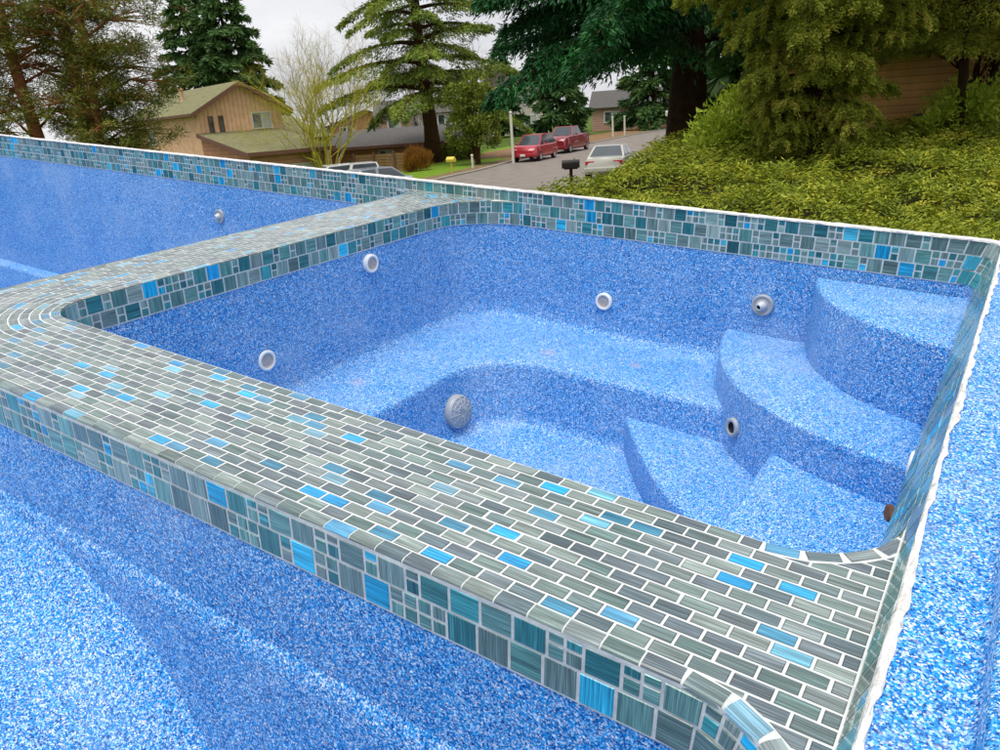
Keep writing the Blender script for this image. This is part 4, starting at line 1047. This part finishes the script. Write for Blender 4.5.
def window(parent, x, y, z, w, h, nrm_, frame=WTRIM, curt=False, mull=True, thick=0.07):
    """window centred at x,y,z on a wall whose outward normal is nrm_ ('-y','-x','+x','+y')"""
    ax = Vector((1, 0, 0)) if 'y' in nrm_ else Vector((0, 1, 0)); n = {'-y': Vector((0, -1, 0)), '+y': Vector((0, 1, 0)), '-x': Vector((-1, 0, 0)), '+x': Vector((1, 0, 0))}[nrm_]
    c = Vector((x, y, z)); bm = bmesh.new()
    def bar(cc, sx, sz, d=0.07):
        s = (sx, d, sz) if 'y' in nrm_ else (d, sx, sz); box(bm, cc + n * d * 0.5, s)
    bar(c + Vector((0, 0, h / 2 + thick / 2)), w + 2 * thick, thick); bar(c - Vector((0, 0, h / 2 + thick / 2)), w + 2 * thick, thick, 0.10)
    bar(c + ax * (w / 2 + thick / 2), thick, h); bar(c - ax * (w / 2 + thick / 2), thick, h)
    if mull: bar(c, thick * 0.7, h, 0.055)
    o = link_bm('window', bm, frame, parent)
    bm = bmesh.new(); s = (w, 0.02, h) if 'y' in nrm_ else (0.02, w, h); box(bm, c + n * 0.02, s); link_bm('pane', bm, GLS, o)
    if curt:
        bm = bmesh.new(); s = (w * 0.46, 0.01, h * 0.96) if 'y' in nrm_ else (0.01, w * 0.46, h * 0.96); box(bm, c + n * 0.034 + ax * w * 0.25, s); link_bm('curtain', bm, CURT, o)
    return o
def roof_slab(name, parent, pts, mat, th=0.18):
    bm = bmesh.new(); poly_prism(bm, pts, (0, 0, -th)); return link_bm(name, bm, mat, parent)

# tan house: local x along the gable front, local y away along the ridge
th = thing('tan_house', 'tan two-storey house with a mossy green gabled roof behind the far corner of the pool', 'house', (-18.2, 52.5, -1.3), math.radians(39.8))
E0 = 5.75; PK = 7.45; GW = 6.3; GL = 14.0
bm = bmesh.new(); poly_prism(bm, [(0.25, 0.25, 0), (GW - 0.25, 0.25, 0), (GW - 0.25, 0.25, E0), (GW / 2, 0.25, PK - 0.15), (0.25, 0.25, E0)], (0, GL - 0.5, 0)); link_bm('wall', bm, TAN, th)
for sgn in (0, 1):
    x0 = -0.35 if not sgn else GW + 0.35; ez = E0 - 0.16
    r = roof_slab('roof', th, [(x0, -0.35, ez), (GW / 2, -0.35, PK), (GW / 2, GL, PK), (x0, GL, ez)], MOSS, 0.10)
    bm = bmesh.new(); poly_prism(bm, [(x0, -0.40, ez - 0.02), (GW / 2, -0.40, PK - 0.02), (GW / 2, -0.40, PK - 0.28), (x0, -0.40, ez - 0.26)], (0, 0.06, 0)); link_bm('barge_board', bm, TRIM, r)
    bm = bmesh.new(); box(bm, (x0, GL / 2, ez - 0.10), (0.10, GL + 0.6, 0.14)); link_bm('gutter', bm, TRIM, r)
bm = bmesh.new(); tube(bm, [(1.6, 6, 6.4), (1.6, 6, 7.3)], [0.13, 0.13], 10); tube(bm, [(1.6, 6, 7.3), (1.6, 6, 7.42)], [0.2, 0.2], 10); link_bm('chimney', bm, TAN, th)
window(th, 4.55, 0.25, 4.95, 1.25, 0.95, '-y', WTRIM, True)
for x in (1.05, 1.75): 
    window(th, x, 0.25, 4.75, 0.22, 1.15, '-y', TRIM, False, False, 0.05)
window(th, 0.25, 9.5, 4.4, 1.3, 1.1, '-x', WTRIM, False)
# single-storey wing in front, sloping towards the street
WH, WE = 4.35, 3.1
bm = bmesh.new(); poly_prism(bm, [(0.3, 0.248, 0), (0.3, -6.6, 0), (0.3, -6.6, WE - 0.15), (0.3, 0.248, WH - 0.2)], (5.0, 0, 0)); link_bm('wing', bm, SAL, th)
r = roof_slab('roof', th, [(0.0, 0.24, WH), (0.0, -7.1, WE - 0.02), (5.7, -7.1, WE - 0.02), (5.7, 0.24, WH)], MOSS, 0.10)
bm = bmesh.new(); box(bm, (2.85, -7.16, WE - 0.12), (5.8, 0.10, 0.22)); poly_prism(bm, [(-0.05, 0.24, WH - 0.01), (-0.05, -7.1, WE - 0.03), (-0.05, -7.1, WE - 0.27), (-0.05, 0.24, WH - 0.25)], (0.04, 0, 0)); link_bm('gutter', bm, TRIM, r)
roof_slab('roof', th, [(6.1, 0.26, 3.6), (6.1, 4.0, 5.2), (8.3, 4.0, 5.2), (10.0, 0.26, 3.6)], MOSS, 0.12)
bm = bmesh.new(); poly_prism(bm, [(6.1, 0.5, 0), (9.6, 0.5, 0), (9.6, 0.5, 3.5), (6.1, 0.5, 3.5)], (0, 6, 0)); link_bm('wing', bm, TAN, th)
bm = bmesh.new(); box(bm, (2.9, -6.63, 1.15), (3.8, 0.05, 2.2)); link_bm('garage_door', bm, CRM, th)

# low brown house behind the fence
lh = thing('low_house', 'low salmon-brown single-storey house with a dark grey roof behind the fence and the fir', 'house', (-12.3, 63.5, -1.45), math.radians(-2))
bm = bmesh.new(); box(bm, (5.6, 4.2, 1.35), (11.2, 8.0, 2.7)); link_bm('wall', bm, SAL, lh)
r = roof_slab('roof', lh, [(-0.7, -0.7, 2.75), (12.2, -0.7, 2.75), (11.4, 4.2, 3.95), (0.3, 4.2, 3.95)], GRF, 0.12)
roof_slab('roof', lh, [(12.2, 9.0, 2.75), (-0.7, 9.0, 2.75), (0.3, 4.2, 3.95), (11.4, 4.2, 3.95)], GRF, 0.12)
bm = bmesh.new(); box(bm, (5.75, -0.74, 2.66), (12.9, 0.08, 0.22)); link_bm('gutter', bm, TRIM, r)
window(lh, 4.6, 0.2, 1.7, 1.0, 1.25, '-y', WTRIM, True); window(lh, 6.7, 0.2, 1.7, 0.9, 1.2, '-y', WTRIM, True)
bm = bmesh.new(); box(bm, (8.0, 0.17, 1.05), (0.95, 0.07, 2.05)); link_bm('door', bm, plain('dark_door', (0.03, 0.02, 0.02), 0.5), lh)
window(lh, 10.0, 0.2, 1.55, 1.3, 1.0, '-y', TRIM, False)

def simple_house(name, label, loc, rz, w, d, hw, hr, wm, rm, wins, ridge_x=True):
    h = thing(name, label, 'house', loc, math.radians(rz)); bm = bmesh.new(); o = 0.4
    if ridge_x:
        poly_prism(bm, [(0, 0, 0), (0, d, 0), (0, d, hw), (0, d / 2, hw + hr), (0, 0, hw)], (w, 0, 0)); link_bm('wall', bm, wm, h)
        roof_slab('roof', h, [(-o, -o, hw - o * hr / (d / 2) + 0.1), (w + o, -o, hw - o * hr / (d / 2) + 0.1), (w + o, d / 2, hw + hr + 0.1), (-o, d / 2, hw + hr + 0.1)], rm, 0.09)
        roof_slab('roof', h, [(w + o, d + o, hw - o * hr / (d / 2) + 0.1), (-o, d + o, hw - o * hr / (d / 2) + 0.1), (-o, d / 2, hw + hr + 0.1), (w + o, d / 2, hw + hr + 0.1)], rm, 0.09)
    else:
        poly_prism(bm, [(0, 0, 0), (w, 0, 0), (w, 0, hw), (w / 2, 0, hw + hr), (0, 0, hw)], (0, d, 0)); link_bm('wall', bm, wm, h)
        roof_slab('roof', h, [(-o, -o, hw - o * hr / (w / 2) + 0.1), (w / 2, -o, hw + hr + 0.1), (w / 2, d, hw + hr + 0.1), (-o, d, hw - o * hr / (w / 2) + 0.1)], rm, 0.09)
        roof_slab('roof', h, [(w + o, -o, hw - o * hr / (w / 2) + 0.1), (w + o, d, hw - o * hr / (w / 2) + 0.1), (w / 2, d, hw + hr + 0.1), (w / 2, -o, hw + hr + 0.1)], rm, 0.09)
    for (x, z, ww, hh) in wins: window(h, x, 0, z, ww, hh, '-y', WTRIM, True, thick=0.12)
    return h
simple_house('gabled_house', 'salmon house with a shallow gable showing above the grey roof of the low house', (-17.5, 92, -2.0), 6, 9, 9, 4.9, 1.5, SAL, GRF, [(2.2, 4.2, 1.3, 1.0), (5.5, 4.2, 1.6, 1.0)], False)
simple_house('pink_house', 'pale pink two-storey house with white windows seen through the fir branches', (-11.5, 90, -1.5), 4, 9, 8, 5.2, 1.5, PNK, GRF, [(1.8, 4.2, 1.2, 1.6), (4.5, 4.2, 1.2, 1.6), (7.4, 4.2, 1.4, 1.3)])
simple_house('cream_house', 'cream house glimpsed far off between the small olive tree and the cedar', (0.8, 118, 0), -3, 9, 9, 6.2, 2.2, CRM, GRF, [(2.2, 4.8, 1.6, 1.3), (6.0, 4.8, 1.6, 1.3), (2.2, 1.9, 1.6, 1.3), (6.2, 1.9, 1.6, 1.3)])
simple_house('far_house', 'cream and tan house far up the street behind the cedar branches', (14.5, 108, 0), -14, 12, 9, 3.0, 2.0, PNK, GRF, [(2.6, 1.7, 1.8, 1.2), (8.6, 1.7, 1.8, 1.2)])

# brown clapboard house on the right bank
bh = thing('brown_house', 'brown clapboard house close by on the right behind the ground cover', 'house', (8.35, 17.4, 1.8), math.radians(-4))
bm = bmesh.new(); box(bm, (6.0, 3.5, 1.6), (12.0, 7.0, 3.2)); link_bm('wall', bm, BRN, bh)
bm = bmesh.new(); poly_prism(bm, [(-0.5, -0.5, 3.25), (12.6, -0.5, 3.25), (12.6, 3.5, 5.2), (-0.5, 3.5, 5.2)], (0, 0, -0.16)); r = link_bm('roof', bm, GRF, bh)
bm = bmesh.new(); box(bm, (6.05, -0.54, 3.06), (13.1, 0.06, 0.30)); link_bm('fascia', bm, plain('peach_fascia', (0.55, 0.34, 0.20), 0.7), r)
bm = bmesh.new(); poly_prism(bm, [(-0.45, -0.5, 3.0), (12.5, -0.5, 3.0), (12.5, -0.01, 3.0), (-0.45, -0.01, 3.0)], (0, 0, -0.05)); link_bm('soffit', bm, plain('peach_soffit', (0.50, 0.30, 0.18), 0.8), bh)
bm = bmesh.new(); box(bm, (1.75, -0.04, 0.75), (0.10, 0.08, 1.5)); link_bm('downpipe', bm, plain('tan_pipe', (0.42, 0.26, 0.10), 0.6), bh)
window(bh, 7.3, 0.0, 1.5, 1.4, 1.1, '-y', WTRIM)
pt = thing('plant_pot', 'small dark flowerpot against the brown clapboard wall', 'flowerpot', (9.0, 16.6, 2.06))
bm = bmesh.new(); lathe(bm, [(0.0, 0.0), (0.11, 0.0), (0.16, 0.26), (0.18, 0.26), (0.18, 0.30), (0.15, 0.30), (0.14, 0.24), (0.0, 0.24)], n=24); link_bm('pot', bm, plain('black_pot', (0.015, 0.012, 0.012), 0.5), pt, smooth=False)
bm = bmesh.new(); box(bm, (0, 0, -0.12), (0.34, 0.34, 0.24)); link_bm('plinth', bm, plain('dark_plinth', (0.02, 0.018, 0.015), 0.8), pt)

# ================================================================ FENCE, MAILBOXES, POSTS
fm = plain('brown_fence_boards', (0.26, 0.15, 0.06), 0.85, var=0.25, scale=5, bump=0.3)
fc = thing('wooden_fence', 'brown wooden fence of horizontal boards in front of the low house', 'fence', (-8.4, 52.2, -0.65), math.radians(-17))
bm = bmesh.new()
for k in range(9): box(bm, (2.1, 0, 0.14 + k * 0.185), (4.3, 0.03, 0.155))
link_bm('boards', bm, fm, fc)
for x in (0.0, 1.4, 2.8, 4.2): bm = bmesh.new(); box(bm, (x, -0.06, 0.92), (0.12, 0.10, 1.84)); link_bm('post', bm, TRIM, fc)
def mailbox(label, loc, rz, mat, pmat, ph=1.05, s=1.0):
    t = thing('mailbox', label, 'mailbox', loc, math.radians(rz)); bm = bmesh.new()
    pts = [(-0.11 * s, 0, ph), (0.11 * s, 0, ph)] + [(0.11 * s * math.cos(a), 0, ph + 0.13 * s + 0.11 * s * math.sin(a)) for a in np.linspace(0, PI, 9)]
    poly_prism(bm, [(p[0], -0.26 * s, p[2]) for p in pts], (0, 0.52 * s, 0)); b_ = link_bm('box', bm, mat, t)
    bm = bmesh.new(); box(bm, (0.12 * s, -0.1 * s, ph + 0.19 * s), (0.012, 0.03, 0.16)); link_bm('flag', bm, TRIM, b_)
    bm = bmesh.new(); box(bm, (0, 0, ph / 2), (0.09, 0.09, ph)); box(bm, (0, 0, ph - 0.02), (0.14, 0.4, 0.03)); link_bm('post', bm, pmat, t); return t
mailbox('dark roadside mailbox poking up at the edge of the ground cover beside the road', (2.55, 24.0, 0.0), 78, plain('dark_brown_metal', (0.03, 0.018, 0.015), 0.4), FBRK, 1.26, 1.0)
t = thing('newspaper_box', 'yellow newspaper tube on a short post at the edge of the lawn', 'newspaper box', (-1.9, 45.2, 0.0), math.radians(60)); YB_ = plain('faded_yellow_plastic', (0.62, 0.50, 0.06), 0.5)
bm = bmesh.new(); poly_prism(bm, [(-0.13, -0.25, 0.60), (0.13, -0.25, 0.60), (0.15, -0.25, 0.74), (0.0, -0.25, 0.88), (-0.15, -0.25, 0.74)], (0, 0.5, 0)); link_bm('tube', bm, YB_, t)
bm = bmesh.new(); box(bm, (0, 0, 0.3), (0.08, 0.08, 0.6)); link_bm('post', bm, YB_, t)
def post(name, label, loc, h, r, mat, cap=None, group=None):
    t = thing(name, label, 'post', loc, group=group); bm = bmesh.new(); tube(bm, [(0, 0, 0), (0, 0, h)], [r, r * 0.92], 12); link_bm('shaft', bm, mat, t)
    bm = bmesh.new(); lathe(bm, [(r * 1.2, h - 0.02), (r * 1.25, h + 0.03), (r * 0.7, h + 0.07), (0.001, h + 0.08)], n=12); link_bm('cap', bm, mat, t)
WP = plain('weathered_white_paint', (0.62, 0.60, 0.52), 0.7)
post('white_pole', 'tall thin white pole on the verge left of the nearest red car', (1.75, 50.0, 0.0), 3.0, 0.09, WP)
post('marker_post', 'short white marker post on the verge under the small olive tree', (-0.75, 47.6, 0.0), 0.75, 0.07, WP)
post('white_post', 'left of two white posts far up the road behind the silver car', (13.4, 84.0, 0.0), 1.9, 0.10, WP, group='white posts up the road')
post('white_post', 'right of two white posts far up the road behind the silver car', (14.8, 85.0, 0.0), 1.9, 0.10, WP, group='white posts up the road')

# ================================================================ CARS
TYRE = plain('tyre_rubber', (0.02, 0.02, 0.02), 0.85); RIM = plain('alloy_rim', (0.45, 0.45, 0.47), 0.35, metal=0.7, var=0.05)
CGL = plain('car_glass', (0.05, 0.065, 0.075), 0.06, var=0.2, scale=2, spec=0.9); LRED = plain('tail_lamp_red', (0.42, 0.015, 0.02), 0.2, spec=0.7); LWH = plain('head_lamp_clear', (0.65, 0.65, 0.62), 0.15, spec=0.8)
PLATE = plain('number_plate', (0.68, 0.70, 0.72), 0.5, var=0.05); BLK = plain('black_plastic_trim', (0.03, 0.03, 0.03), 0.6)
def car_paint(name, col):
    m, t, b = new_mat(name); n = N(t, 'ShaderNodeTexNoise', Scale=3.0, Detail=4.0); r = ramp(t, [(0.3, tuple(c * 0.9 for c in col)), (0.7, col)])
    co = N(t, 'ShaderNodeTexCoord'); t.links.new(co.outputs['Object'], n.inputs['Vector']); t.links.new(n.outputs['Fac'], r.inputs['Fac']); t.links.new(r.outputs['Color'], b.inputs['Base Color'])
    b.inputs['Roughness'].default_value = 0.3; b.inputs['Coat Weight'].default_value = 0.8; b.inputs['Coat Roughness'].default_value = 0.05; b.inputs['Metallic'].default_value = 0.15; return m
def car(name, label, cat, loc, rz, paint, L=4.5, Wd=1.76, belt=0.92, roof=1.42, cab=(-1.75, 0.95), top=(-1.15, 0.35), hood=0.86, boot=0.95, bed=None, group=None, roofmat=None):
    """x forward; body stations lofted from tail to nose, cabin lofted on top, each window its own pane"""
    t = thing(name, label, cat, loc, math.radians(rz), group=group); hl = L / 2
    st = [(-hl, 0.80, 0.38, boot - 0.22), (-hl + 0.10, 0.93, 0.28, boot - 0.05), (-hl + 0.5, 0.99, 0.24, boot), (cab[0] - 0.02, 1.0, 0.22, max(belt, boot - 0.01)), ((cab[0] + cab[1]) / 2, 1.0, 0.22, belt), (cab[1], 0.99, 0.22, belt - 0.01), (cab[1] + (hl - cab[1]) * 0.5, 0.97, 0.23, hood - 0.02), (hl - 0.22, 0.92, 0.26, hood - 0.12), (hl, 0.78, 0.34, hood - 0.30)]
    bm = bmesh.new(); rings = []
    for (x, k, zb, zt) in st:
        w = Wd / 2 * k; mz = zb + (zt - zb) * 0.55
        pr = [(-w * 0.88, zb), (-w, zb + 0.10), (-w * 1.0, mz), (-w * 0.95, zt - 0.06), (-w * 0.86, zt), (0, zt + 0.015), (w * 0.86, zt), (w * 0.95, zt - 0.06), (w * 1.0, mz), (w, zb + 0.10), (w * 0.88, zb)]
        rings.append([bm.verts.new((x, y, z)) for y, z in pr])
    for a, b in zip(rings, rings[1:]):
        for k in range(len(a)): bm.faces.new((a[k], a[(k + 1) % len(a)], b[(k + 1) % len(a)], b[k]))
    bm.faces.new(rings[0]); bm.faces.new(rings[-1][::-1])
    # cabin
    w0, w1 = Wd / 2 * 0.90, Wd / 2 * 0.70; zb = belt - 0.03
    cb = [(cab[0], -w0, zb), (cab[1], -w0, zb), (cab[1], w0, zb), (cab[0], w0, zb)]; ct = [(top[0], -w1, roof - 0.03), (top[1], -w1, roof - 0.03), (top[1], w1, roof - 0.03), (top[0], w1, roof - 0.03)]
    vb = [bm.verts.new(p) for p in cb]; vt = [bm.verts.new(p) for p in ct]
    for k in range(4): bm.faces.new((vb[k], vb[(k + 1) % 4], vt[(k + 1) % 4], vt[k]))
    tf = bm.faces.new(vt)
    g = bmesh.ops.inset_region(bm, faces=[tf], thickness=0.10, depth=0.03)
    body = link_bm('body', bm, paint, t, smooth=True); body.data.set_sharp_from_angle(angle=math.radians(32))
    def pane(nm, q, sh=0.07, off=0.008):
        q = [Vector(v) for v in q]; c = sum(q, Vector()) / 4; n = (q[1] - q[0]).cross(q[3] - q[0]).normalized()
        if n.dot(c - Vector(((cab[0] + cab[1]) / 2, 0, belt))) < 0: n = -n
        bm = bmesh.new(); v = []
        for p in q:
            d = c - p; v.append(bm.verts.new(p + d.normalized() * sh * 1.4 + n * off))
        f = bm.faces.new(v); r = bmesh.ops.extrude_face_region(bm, geom=[f]); bmesh.ops.translate(bm, verts=[e for e in r['geom'] if isinstance(e, bmesh.types.BMVert)], vec=-n * 0.006)
        return link_bm(nm, bm, CGL, t)
    A, B = cb, ct
    pane('windscreen', [A[1], A[2], B[2], B[1]]); pane('rear_window', [A[3], A[0], B[0], B[3]])
    for s in (0, 1):
        a0, a1, b0, b1 = (A[0], A[1], B[0], B[1]) if s == 0 else (A[3], A[2], B[3], B[2])
        lerp = lambda p, q, k: tuple(p[i] + (q[i] - p[i]) * k for i in range(3))
        k = 0.52; pane('side_window', [a0, lerp(a0, a1, k), lerp(b0, b1, k), b0], 0.055); pane('side_window', [lerp(a0, a1, k), a1, b1, lerp(b0, b1, k)], 0.055)
    for x in (-hl + 0.80, hl - 0.85):
        for s in (-1, 1):
            bm = bmesh.new(); M_ = Matrix.Translation((x, s * (Wd / 2 - 0.10), 0.31)) @ Matrix.Rotation(PI / 2 * -s, 4, 'X')
            R_ = lathe(bm, [(0.20, 0.09), (0.27, 0.115), (0.31, 0.09), (0.31, -0.09), (0.20, -0.10)], M_, 24); wh = link_bm('wheel', bm, TYRE, t, smooth=True)
            bm = bmesh.new(); R_ = lathe(bm, [(0.20, 0.10), (0.17, 0.08), (0.05, 0.095), (0.01, 0.098)], M_, 16); link_bm('rim', bm, RIM, wh)
    for s in (-1, 1):
        bm = bmesh.new(); box(bm, (-hl + 0.06, s * Wd * 0.335, boot - 0.22), (0.10, Wd * 0.22, 0.15), bev=0.02); link_bm('tail_light', bm, LRED, t)
        bm = bmesh.new(); box(bm, (hl - 0.16, s * Wd * 0.33, hood - 0.26), (0.16, Wd * 0.18, 0.13), bev=0.03); link_bm('headlight', bm, LWH, t)
        bm = bmesh.new(); box(bm, (cab[1] - 0.42, s * (Wd / 2 + 0.06), belt + 0.04), (0.12, 0.16, 0.11), bev=0.03); link_bm('wing_mirror', bm, paint, t)
    bm = bmesh.new(); box(bm, (-hl - 0.03, 0, 0.46), (0.14, Wd * 0.94, 0.20), bev=0.05); link_bm('rear_bumper', bm, paint, t)
    bm = bmesh.new(); box(bm, (hl + 0.0, 0, 0.42), (0.16, Wd * 0.90, 0.22), bev=0.05); link_bm('front_bumper', bm, paint, t)
    bm = bmesh.new(); box(bm, (-hl + 0.035, 0, boot - 0.24), (0.03, 0.32, 0.15)); link_bm('number_plate', bm, PLATE, t)
    bm = bmesh.new(); box(bm, (hl + 0.085, 0, 0.42), (0.02, 0.32, 0.13)); link_bm('number_plate', bm, PLATE, t)
    bm = bmesh.new(); box(bm, (hl - 0.075, 0, hood - 0.30), (0.10, Wd * 0.42, 0.12), bev=0.02); link_bm('grille', bm, BLK, t)
    if bed:
        bm = bmesh.new(); box(bm, ((bed[0] + bed[1]) / 2, 0, belt + 0.006), (bed[1] - bed[0], Wd * 0.80, 0.02)); link_bm('load_bed', bm, BLK, t)
    return t
SILV = car_paint('silver_gold_paint', (0.50, 0.49, 0.43)); REDP = car_paint('red_paint', (0.42, 0.012, 0.03)); DRED = car_paint('dark_red_paint', (0.26, 0.010, 0.025)); WHP = car_paint('white_paint', (0.78, 0.78, 0.76)); GRYP = car_paint('grey_paint', (0.30, 0.34, 0.38))
car('silver_car', 'silver sedan seen from behind, parked on the right of the road', 'car', (5.5, 35.0, 0.05), 73, SILV, L=4.6, Wd=1.72, roof=1.37, belt=0.92, cab=(-1.65, 0.95), top=(-0.85, 0.3))
car('red_car', 'bright red hatchback facing the camera, nearest of the cars on the left kerb', 'car', (3.25, 52.0, 0.02), 180 + 66, REDP, L=4.3, Wd=1.75, roof=1.60, cab=(-1.95, 1.15), top=(-1.6, 0.30), belt=0.98, hood=0.98, boot=1.0, group='red vehicles on the left kerb')
car('red_pickup', 'dark red pickup truck behind the red hatchback', 'pickup truck', (6.1, 59.6, 0.02), 180 + 64, DRED, L=5.3, Wd=1.88, roof=1.82, cab=(-0.9, 1.05), top=(-0.65, 0.45), belt=1.20, hood=1.18, boot=1.22, bed=(-2.5, -1.0), group='red vehicles on the left kerb')
car('white_suv', 'white car whose roof and side windows show just above the far pool rim', 'car', (-6.85, 36.5, -0.42), 200, WHP, L=4.6, Wd=1.85, roof=1.72, cab=(-2.1, 1.05), top=(-1.85, 0.35), belt=1.08, hood=1.05, boot=1.1)
car('grey_car', 'grey car just right of the white one, only windscreen and roof above the rim', 'car', (-5.35, 35.0, -0.28), 215, GRYP, L=4.3, Wd=1.75, roof=1.40)
car('white_car', 'white car half hidden between the cedar trunk and the bright shrub', 'car', (9.05, 30.5, 2.1), 120, WHP, L=4.5, Wd=1.78, roof=1.46)
